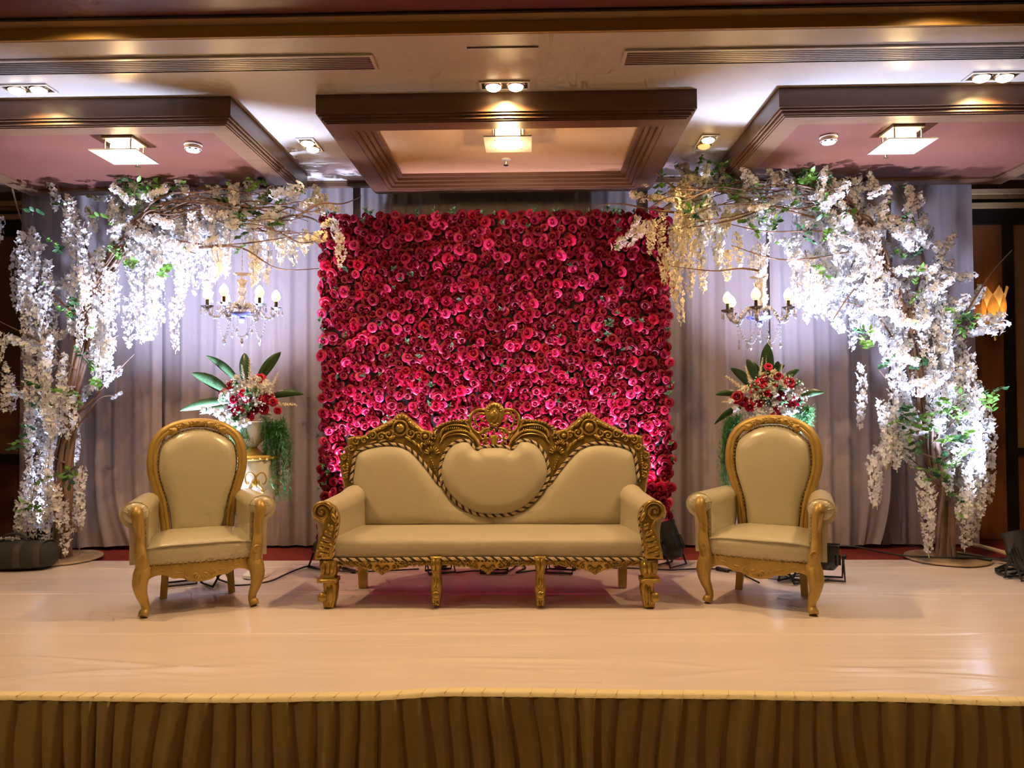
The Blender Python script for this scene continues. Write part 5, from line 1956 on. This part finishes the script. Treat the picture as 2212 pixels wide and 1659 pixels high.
YL = 6.02
tree('white flowering arch tree with hanging blossom beside the black bag', (132, 1207), YL,
     [(135, 1205, 6.12), (140, 1100, 6.1), (136, 1000, 6.08), (150, 900, 6.05), (165, 800, 6.03), (188, 700, 6.0), (215, 610, 5.98), (262, 530, 5.95)],
     [(330, 465, 5.92), (430, 445, 5.90), (560, 462, 5.88), (660, 470, 5.86), (735, 485, 5.84)],
     [[(150, 905, 6.0), (195, 870, 5.98), (235, 820, 5.97), (265, 790, 5.95), (290, 765, 5.95)], [(136, 960, 6.0), (180, 905, 6.0), (215, 860, 5.95), (250, 855, 5.95)],
      [(215, 610, 5.95), (180, 520, 5.95), (140, 440, 5.95), (112, 368, 5.93)], [(188, 700, 6.0), (120, 640, 6.0), (70, 560, 6.0), (48, 498, 6.0)], [(165, 800, 6.0), (90, 740, 6.0), (20, 705, 6.0), (-10, 690, 6.0)],
      [(150, 880, 6.0), (80, 850, 6.0), (40, 835, 6.0), (0, 842, 6.0)], [(140, 1000, 6.05), (105, 985, 6.0), (70, 990, 6.0)], [(140, 1030, 6.05), (160, 1010, 6.0), (180, 1010, 5.98)],
      [(640, 470, 5.85), (690, 440, 5.85), (740, 440, 5.85), (780, 425, 5.85)], [(600, 500, 5.85), (650, 525, 5.85), (700, 515, 5.85)], [(380, 520, 5.85), (460, 530, 5.85), (560, 522, 5.85), (690, 500, 5.85)],
      [(430, 535, 5.8), (520, 535, 5.8), (600, 580, 5.8), (690, 580, 5.85)], [(140, 1205, 6.1), (150, 1130, 6.0), (168, 1150, 5.95), (172, 1200, 5.95)], [(20, 380, 6.0), (35, 440, 6.0), (55, 505, 6.0)]],
     [(45, 500, 650), (70, 490, 610), (80, 510, 690), (38, 540, 660), (85, 640, 770), (60, 690, 860), (92, 680, 900), (72, 790, 950), (110, 730, 900), (125, 640, 800), (130, 780, 960), (100, 850, 1000), (120, 900, 1050),
      (107, 950, 1070), (60, 1000, 1165), (85, 985, 1140), (50, 1040, 1175), (75, 1050, 1165), (100, 1000, 1120), (145, 1015, 1150), (158, 1030, 1150), (178, 1010, 1145), (140, 1080, 1195), (165, 470, 640), (180, 540, 700), (190, 480, 640), (207, 560, 700),
      (217, 620, 730), (225, 600, 780), (240, 650, 755), (200, 690, 800), (215, 740, 815), (282, 500, 620), (296, 500, 700), (310, 520, 730), (325, 500, 700), (335, 540, 720), (346, 560, 690), (300, 600, 735), (277, 640, 745),
      (397, 540, 640), (388, 590, 690), (377, 640, 765), (360, 430, 560), (385, 410, 560), (410, 420, 555), (430, 440, 550), (340, 440, 560), (322, 460, 560), (450, 520, 615), (465, 530, 605), (460, 450, 545), (490, 440, 530),
      (545, 535, 620), (556, 520, 605), (577, 535, 612), (606, 520, 570), (632, 520, 565), (735, 500, 570), (727, 470, 520), (252, 440, 520), (147, 420, 520), (157, 450, 560), (118, 375, 450), (0, 470, 520), (12, 790, 890), (24, 810, 890), (2, 720, 780),
      (95, 1090, 1190), (40, 1080, 1165), (120, 1040, 1130), (65, 880, 1000), (50, 600, 720), (105, 560, 660), (350, 470, 600), (375, 480, 570), (325, 600, 720), (170, 640, 760), (150, 830, 940), (115, 1110, 1200)],
     [(118, 420, 112, 362), (150, 500, 128, 420), (270, 480, 262, 410), (300, 430, 318, 375), (380, 430, 402, 382), (520, 430, 580, 390), (480, 430, 545, 392), (600, 440, 660, 415), (660, 440, 725, 430), (690, 490, 735, 480), (640, 520, 720, 510),
      (200, 500, 180, 440), (230, 470, 250, 430), (90, 760, 30, 720), (60, 850, 5, 840), (230, 830, 245, 780), (240, 860, 262, 845), (690, 440, 735, 460), (560, 480, 640, 470), (20, 800, 5, 780), (100, 540, 60, 500)],
     [(310, 390), (345, 400), (365, 415), (300, 405), (280, 430), (555, 375), (545, 385), (640, 400), (105, 450), (125, 525), (145, 690), (150, 650), (260, 560), (275, 580), (370, 585), (520, 480), (560, 475), (540, 465), (580, 500), (490, 430), (560, 390), (75, 940), (60, 960), (110, 830),
      (95, 880), (120, 1020), (140, 1010), (200, 800), (180, 840), (95, 1100), (600, 425), (330, 440), (240, 470), (540, 515), (570, 430)],
     [([(230, 590), (300, 500), (400, 460), (520, 465), (640, 480)], 72, 34, 0.35), ([(70, 560), (100, 720), (110, 900)], 26, 26, 0.6), ([(170, 560), (200, 660), (215, 740)], 18, 26, 0.5), ([(300, 480), (400, 480), (470, 490)], 60, 32, 0.5), ([(270, 430), (400, 430), (560, 440)], 26, 18, 0.0)],
     71, lambda x, y: x > 600 and y < 560 and (x * 7 + y * 3) % 10 < 6)

YR = 5.98
tree('white flowering arch tree with hanging blossom in front of the amber wall sconce', (2046, 1207), YR,
     [(2042, 1205, 6.06), (2042, 1120, 6.06), (2034, 1050, 6.05), (2012, 970, 6.03), (2002, 890, 6.0), (1986, 820, 5.98), (1970, 740, 5.96), (1950, 665, 5.95)],
     [(1915, 575, 5.93), (1872, 490, 5.92), (1800, 430, 5.90), (1690, 415, 5.88), (1560, 425, 5.86), (1450, 445, 5.84), (1385, 470, 5.82)],
     [[(1970, 740, 5.95), (1996, 640, 5.95), (1992, 540, 5.95), (1960, 440, 5.95), (1925, 385, 5.95)], [(1960, 700, 5.95), (1990, 580, 5.95), (1985, 480, 5.95), (1978, 410, 5.95)], [(1990, 830, 5.95), (2060, 720, 5.95), (2115, 630, 5.95), (2150, 580, 5.95), (2186, 540, 5.95)],
      [(1985, 800, 5.95), (1930, 730, 5.9), (1880, 670, 5.9), (1810, 650, 5.9)], [(2000, 900, 5.95), (1950, 860, 5.9), (1900, 800, 5.9)], [(2020, 990, 5.95), (1960, 970, 5.9), (1900, 950, 5.9)], [(2030, 1050, 6.0), (1990, 1010, 5.95), (1960, 985, 5.95)], [(2010, 960, 5.98), (2070, 900, 5.95), (2120, 830, 5.95)],
      [(1500, 430, 5.85), (1450, 400, 5.8), (1400, 365, 5.78), (1345, 358, 5.78)], [(1480, 460, 5.85), (1420, 455, 5.85), (1340, 440, 5.85), (1290, 445, 5.85)], [(1690, 430, 5.85), (1600, 470, 5.85), (1500, 490, 5.85), (1400, 500, 5.85)], [(1760, 470, 5.85), (1680, 450, 5.85), (1580, 420, 5.85), (1480, 400, 5.85)],
      [(1880, 520, 5.9), (1780, 500, 5.88), (1660, 500, 5.86), (1580, 485, 5.85)], [(1640, 585, 5.8), (1600, 580, 5.8), (1540, 585, 5.8), (1450, 575, 5.8)], [(1850, 540, 5.9), (1780, 555, 5.85), (1680, 560, 5.85), (1580, 530, 5.8)], [(1900, 600, 5.9), (1850, 620, 5.9), (1800, 690, 5.85)], [(2040, 1080, 6.0), (2080, 1060, 5.95), (2100, 1050, 5.95)]],
     [(1430, 460, 620), (1455, 480, 640), (1475, 500, 570), (1440, 540, 600), (1466, 560, 690), (1485, 460, 590), (1490, 560, 640), (1515, 520, 625), (1545, 500, 585), (1556, 470, 560), (1572, 540, 610), (1592, 500, 575), (1410, 470, 545), (1640, 525, 680), (1652, 525, 600), (1630, 535, 580),
      (1645, 560, 690), (1722, 555, 660), (1737, 540, 680), (1750, 560, 670), (1776, 560, 690), (1762, 580, 660), (1790, 570, 640), (1800, 555, 620), (1817, 600, 700), (1845, 640, 710), (1775, 600, 680), (1740, 590, 680), (1858, 785, 920), (1895, 960, 1090), (1884, 985, 1080), (1912, 880, 1000), (1926, 820, 960), (1902, 860, 930), (1937, 760, 900),
      (1952, 700, 820), (1976, 650, 760), (2000, 640, 740), (2030, 645, 800), (2036, 700, 900), (2026, 780, 950), (2046, 650, 760), (2062, 640, 740), (2076, 730, 860), (2096, 760, 900), (2110, 820, 960), (2121, 850, 1040), (2129, 880, 1060), (2106, 950, 1100), (2091, 900, 1050),
      (2116, 1000, 1120), (2095, 1060, 1180), (2081, 1090, 1190), (2103, 1060, 1150), (2006, 1040, 1180), (2000, 1080, 1180), (2062, 1060, 1125), (2066, 900, 1000), (2052, 1000, 1060), (1962, 890, 1000), (2030, 860, 960), (2040, 690, 820), (2022, 640, 760), (2110, 900, 1010), (2125, 940, 1050),
      (1935, 900, 1010), (1990, 1020, 1100), (2085, 1010, 1110), (2070, 780, 880), (1950, 800, 900), (1915, 930, 1000), (1880, 640, 720), (1905, 690, 760)],
     [(1400, 475, 1330, 535), (1385, 380, 1342, 358), (1400, 400, 1370, 380), (1890, 400, 1862, 368), (1905, 420, 1880, 385), (1960, 460, 1972, 390), (1960, 480, 1985, 420), (2100, 690, 2175, 690), (2080, 720, 2160, 700), (2090, 660, 2140, 615), (2020, 560, 2045, 530), (1960, 530, 1985, 470),
      (1800, 670, 1840, 720), (1850, 690, 1900, 740), (1900, 740, 1930, 800), (1940, 960, 1900, 970), (1980, 1010, 1950, 985), (1600, 400, 1650, 375), (1660, 400, 1720, 380), (1730, 400, 1760, 365), (1520, 400, 1560, 375), (1460, 400, 1500, 385)],
     [(1690, 375), (1720, 385), (1745, 395), (1750, 380), (1780, 410), (1530, 375), (1550, 370), (1420, 395), (1600, 430), (1625, 440), (1610, 480), (1480, 460), (1500, 465), (1660, 475), (1760, 460), (1740, 520), (1780, 530), (1790, 515), (1655, 490), (1710, 400), (1835, 480), (2060, 690), (2080, 700), (2100, 705), (1945, 500), (1960, 560), (1975, 620),
      (2000, 780), (1860, 730), (1880, 745), (1900, 790), (1960, 900), (1975, 925), (1950, 880), (1990, 900), (1970, 950), (2060, 885), (2080, 900), (2065, 940), (2010, 1010), (2030, 1025), (2050, 1010), (2070, 1000), (2040, 1050), (2140, 880), (2130, 860), (1920, 915), (2020, 860), (2060, 950), (1760, 570), (1720, 440), (1570, 400)],
     [([(1940, 640), (1890, 520), (1800, 450), (1680, 430), (1540, 440), (1440, 450)], 130, 32, 0.18), ([(1860, 430), (1740, 400), (1600, 400), (1460, 410)], 46, 16, 0.0), ([(1960, 720), (1900, 620), (1830, 560), (1760, 560)], 46, 34, 0.30), ([(2000, 640), (2030, 760), (2070, 900), (2110, 1000)], 44, 26, 0.5), ([(1950, 800), (1960, 900), (1930, 960)], 20, 24, 0.4), ([(2000, 620), (1990, 560), (1960, 480)], 22, 24, 0.1)],
     72, lambda x, y: x < 1620 and y < 600 and (x * 7 + y * 3) % 10 < 8)

# ------------------------------------------------------------------ stage lights, cables, bag
def par_light(label, loc, aim, energy, color, angle=50, r=0.085, ln=0.17, yoke_h=0.16, blend=0.6):
    """LED par can in a floor yoke, pitched towards its aim point."""
    loc = Vector(loc)
    aim = Vector(aim)
    d = aim - (loc + Vector((0, 0, yoke_h)))
    rz = math.atan2(d.y, d.x) - math.pi / 2
    c = thing('stage_light', label, 'stage light', loc, rz, 'black stage lights on the floor')
    el = math.atan2(d.z, math.hypot(d.x, d.y))
    R = Matrix.Translation((0, 0, yoke_h)) @ Matrix.Rotation(el, 4, 'X') @ Matrix.Rotation(-math.pi / 2, 4, 'X')   # local +Z -> beam
    b = MB()
    b.lathe([(0.0, -ln * 0.55), (r * 0.55, -ln * 0.55), (r * 0.92, -ln * 0.35), (r, -ln * 0.2), (r, ln * 0.42), (r * 1.06, ln * 0.45), (r * 1.06, ln * 0.52), (r * 0.94, ln * 0.52), (r * 0.94, ln * 0.45)], 20, 0, R)
    b.build('housing', 'black_plastic', c)
    for k in range(10):
        b = MB(); a = k * math.pi / 5
        b.box((0, 0, 0), (0.004, r * 0.22, ln * 0.40), 0, R @ Matrix.Rotation(a, 4, 'Z') @ Matrix.Translation((0, r * 0.98, -ln * 0.14)))
        b.build('cooling_fin', 'black_metal', c, smooth=False)
    b = MB(); b.lathe([(0.0, ln * 0.47), (r * 0.93, ln * 0.46), (r * 0.93, ln * 0.455)], 20, 0, R); b.build('lens', 'lens_glass', c)
    b = MB()
    w = r + 0.022
    b.tube([(-w, 0, yoke_h), (-w, 0.05, 0.008), (w, 0.05, 0.008), (w, 0, yoke_h)], 0.008, 6)
    b.tube([(-w, 0, yoke_h), (-w, -0.075, 0.008), (w, -0.075, 0.008), (w, 0, yoke_h)], 0.008, 6)
    b.build('yoke', 'black_metal', c)
    for s in (-1, 1):
        b = MB(); b.lathe([(0.018, 0), (0.018, 0.016), (0.010, 0.022), (0.0, 0.022)], 10, 0, Matrix.Translation((s * w, 0, yoke_h)) @ Matrix.Rotation(s * math.pi / 2, 4, 'Y')); b.build('knob', 'black_rubber', c)
    if energy:
        p = loc + Vector((0, 0, yoke_h)) + d.normalized() * (ln * 0.5 + 0.012)
        lamp('SPOT', 'stage_beam', p, energy, color, 0.05, aim, angle, blend)
    return c


def fl(px, py, z=0.010):
    p = zp(px, py, 0.008)
    return (p.x, p.y, z)


RWC = lambda x, z: (x, 6.15, z)
par_light('black stage light half hidden beneath the sofa on its black bag side', fl(950, 1236), RWC(-0.85, 1.05), 235, LAV, 50, 0.075, 0.13, 0.10)
par_light('black stage light centred beneath the sofa, aimed at the rose wall', fl(1068, 1236), RWC(-0.25, 1.1), 235, LAV, 50, 0.075, 0.13, 0.10)
par_light('black stage light half hidden beneath the sofa on its wall sconce side', fl(1212, 1236), RWC(0.35, 1.1), 235, LAV, 50, 0.075, 0.13, 0.10)
par_light('black stage light on the floor at the black bag end of the sofa', fl(704, 1228), RWC(-1.3, 1.0), 235, LAV, 54)
par_light('tall black stage light standing at the wall sconce end of the sofa', fl(1447, 1222), RWC(0.75, 1.1), 170, LAV, 54, 0.085, 0.26, 0.19)
par_light('black stage light behind the armchair on the wall sconce side', fl(1786, 1252), (2.12, 5.70, 2.1), 1200, COOL, 76, blend=0.8)
par_light('black stage light on the floor under the armchair on the black bag side', fl(390, 1262), (-2.66, 5.74, 2.2), 1350, COOL, 80, 0.075, 0.13, 0.14, blend=0.8)
par_light('black stage light at the stage end by the amber sconce, aimed at the tree', fl(2212, 1250), (3.2, 5.95, 1.7), 420, COOL, 60, 0.10, 0.24, 0.20)
par_light('black stage light behind the tree trunk and the black bag', fl(80, 1206), (-3.45, 6.0, 2.6), 200, COOL, 54, 0.095, 0.20, 0.17)

par_light('added black stage light under the black bag side armchair, the one nearest the sofa', fl(470, 1262), (-1.98, 5.47, 1.02), 115, COOL, 80, 0.07, 0.12, 0.13)  # extra lamp added to brighten the pedestal and bouquet
par_light('added black stage light directly behind the seat of the wall sconce side armchair', fl(1712, 1256), (1.70, 5.47, 1.05), 125, COOL, 80, 0.07, 0.12, 0.13)  # its counterpart, added for the other pedestal and bouquet


def cable(label, pts, r=0.006, group='black cables on the stage floor', lift=0.0):
    P = smooth_path([fl(x, y, 0.012 + r + lift) for x, y in pts], 6)
    o = P[0].copy()
    t = thing('cable', label, 'cable', o, 0, group)
    b = MB(); b.tube([p - o for p in P], r, 6); b.build('cord', 'black_rubber', t)
    return t


def plug(t, px, py, px2, py2, r=0.016):
    o = Vector(t.location)
    a, e = Vector(fl(px, py, o.z)) - o, Vector(fl(px2, py2, o.z)) - o
    b = MB(); b.tube([a, a.lerp(e, 0.1), a.lerp(e, 0.9), e], [r * 0.6, r, r, r * 0.6], 8); b.build('connector', 'black_plastic', t)


t = cable('thin black cable running from the armchair to the sofa on the black bag side', [(500, 1268), (540, 1266), (585, 1258), (612, 1246), (640, 1234), (668, 1226), (690, 1232), (730, 1236), (760, 1238), (830, 1236), (905, 1232)])
plug(t, 740, 1231, 768, 1238)
t = cable('looped black cable beneath the middle of the sofa', [(985, 1240), (1030, 1236), (1070, 1242), (1100, 1236), (1122, 1222), (1135, 1230), (1115, 1240), (1150, 1236), (1185, 1232)])
t = cable('black cable from the sofa to the armchair on the wall sconce side', [(1240, 1232), (1340, 1230), (1400, 1232), (1450, 1234), (1500, 1232), (1545, 1232), (1585, 1236), (1612, 1248), (1640, 1262)])
plug(t, 1546, 1231, 1575, 1236)
t = cable('coiled black cable behind the armchair on the wall sconce side', [(1680, 1238), (1720, 1248), (1745, 1240), (1715, 1234), (1690, 1244), (1730, 1256), (1765, 1250), (1740, 1240), (1705, 1250), (1750, 1262), (1790, 1255)])
t = cable('long black cable crossing the tree base by the amber sconce', [(1800, 1187), (1850, 1190), (1900, 1201), (1960, 1210), (2020, 1213), (2080, 1215), (2110, 1215), (2140, 1217), (2170, 1220), (2200, 1219)], 0.007, lift=0.022)
plug(t, 2112, 1214, 2142, 1219)
plug(t, 2158, 1217, 2185, 1221)
t = cable('thin black cable behind the trunk by the amber sconce', [(1955, 1184), (1985, 1190), (2030, 1199), (2075, 1205), (2110, 1210), (2160, 1216)], 0.005, lift=0.022)
t = cable('tangled black cable beside the stage light near the amber sconce', [(2150, 1232), (2185, 1232), (2215, 1240), (2200, 1248), (2165, 1244), (2152, 1234), (2180, 1224), (2205, 1236), (2175, 1246), (2160, 1238), (2215, 1230)], 0.009)
# cream pole lying at the stage end
a, e = Vector(fl(2088, 1187, 0.05)), Vector(fl(2206, 1222, 0.025))
e = Vector((e.x, e.y, 0.072))
a = Vector((a.x, a.y, 0.066))
b = MB(); b.tube([Vector((0, 0, 0)), e - a], 0.017, 10)
tag(b.build('wooden_pole', 'pole_wood', None, a), 'cream wooden pole lying on the floor beside the tree base', 'pole')

# dark holdall at the end of the stage
bp_ = zp(28, 1236, 0.008)
bag = thing('equipment_bag', 'black rounded holdall bag with paler straps at the stage end', 'bag', (bp_.x - 0.06, bp_.y + 0.12, 0.009), 0.12)
secs = []
for i in range(15):
    x = -0.30 + 0.60 * i / 14
    k = (1 - abs(x / 0.302) ** 4.5) ** 0.5
    sec = []
    for j in range(20):
        a = 2 * math.pi * j / 20
        ca, sa = math.cos(a), math.sin(a)
        yy = 0.135 * (abs(ca) ** 0.75) * (1 if ca > 0 else -1) * k
        zz = 0.105 + (0.105 * (abs(sa) ** 0.65) * (1 if sa > 0 else -1)) * (0.25 + 0.75 * k if sa > 0 else 1.0 * (0.4 + 0.6 * k))
        sec.append((x, yy + 0.004 * noise.noise(Vector((x * 9, a, 0))), max(0.0, zz + 0.008 * noise.noise(Vector((x * 7, a, 2))))))
    secs.append(sec)
b = MB(); b.loft(secs); b.build('body', 'bag_cloth', bag, angle=70)
for x in (0.07, 0.205):
    b = MB()
    pts = []
    k = (1 - abs(x / 0.302) ** 4.5) ** 0.5
    P = []
    for j in range(11):
        a = math.pi + math.pi * 0.05 - (math.pi * 1.0) * j / 10 + 0.5
        ca, sa = math.cos(a), math.sin(a)
        P.append((ca * 0.139 * k * (abs(ca) ** -0.25 if abs(ca) > 0.1 else 1.3), 0.105 + 0.109 * (abs(sa) ** 0.65) * (1 if sa > 0 else -1) * (0.25 + 0.75 * k)))
    b.grid(lambda u, v: (x + 0.05 * (u - 0.5), P[min(10, int(v * 10 + 0.5))][0] - 0.002, P[min(10, int(v * 10 + 0.5))][1] + 0.001), 2, 10)
    b.build('strap', 'bag_stripe', bag)
b = MB(); b.tube(smooth_path([(-0.08, -0.02, 0.20), (-0.07, -0.03, 0.25), (0.0, -0.03, 0.27), (0.07, -0.03, 0.25), (0.08, -0.02, 0.20)], 5), 0.010, 7); b.build('handle', 'bag_cloth', bag)
# stray blossom lying on the bag
b = MB()
for k in range(9):
    rn = random.Random(k)
    floret(b, Matrix.Translation((rn.uniform(-0.04, 0.04), rn.uniform(-0.02, 0.02), 0.008 + rn.uniform(0, 0.015))) @ Matrix.Rotation(rn.uniform(0, 6), 4, 'Z') @ Matrix.Rotation(rn.uniform(-0.6, 0.6), 4, 'X'), 0, 0.022)
q = Vector(bag.location) + Vector((-0.06, -0.03, 0.212))
tag(b.build('fallen_blossom', 'blossom_white', None, q, smooth=False), 'few fallen white petals resting on top of the black holdall bag', 'blossom')
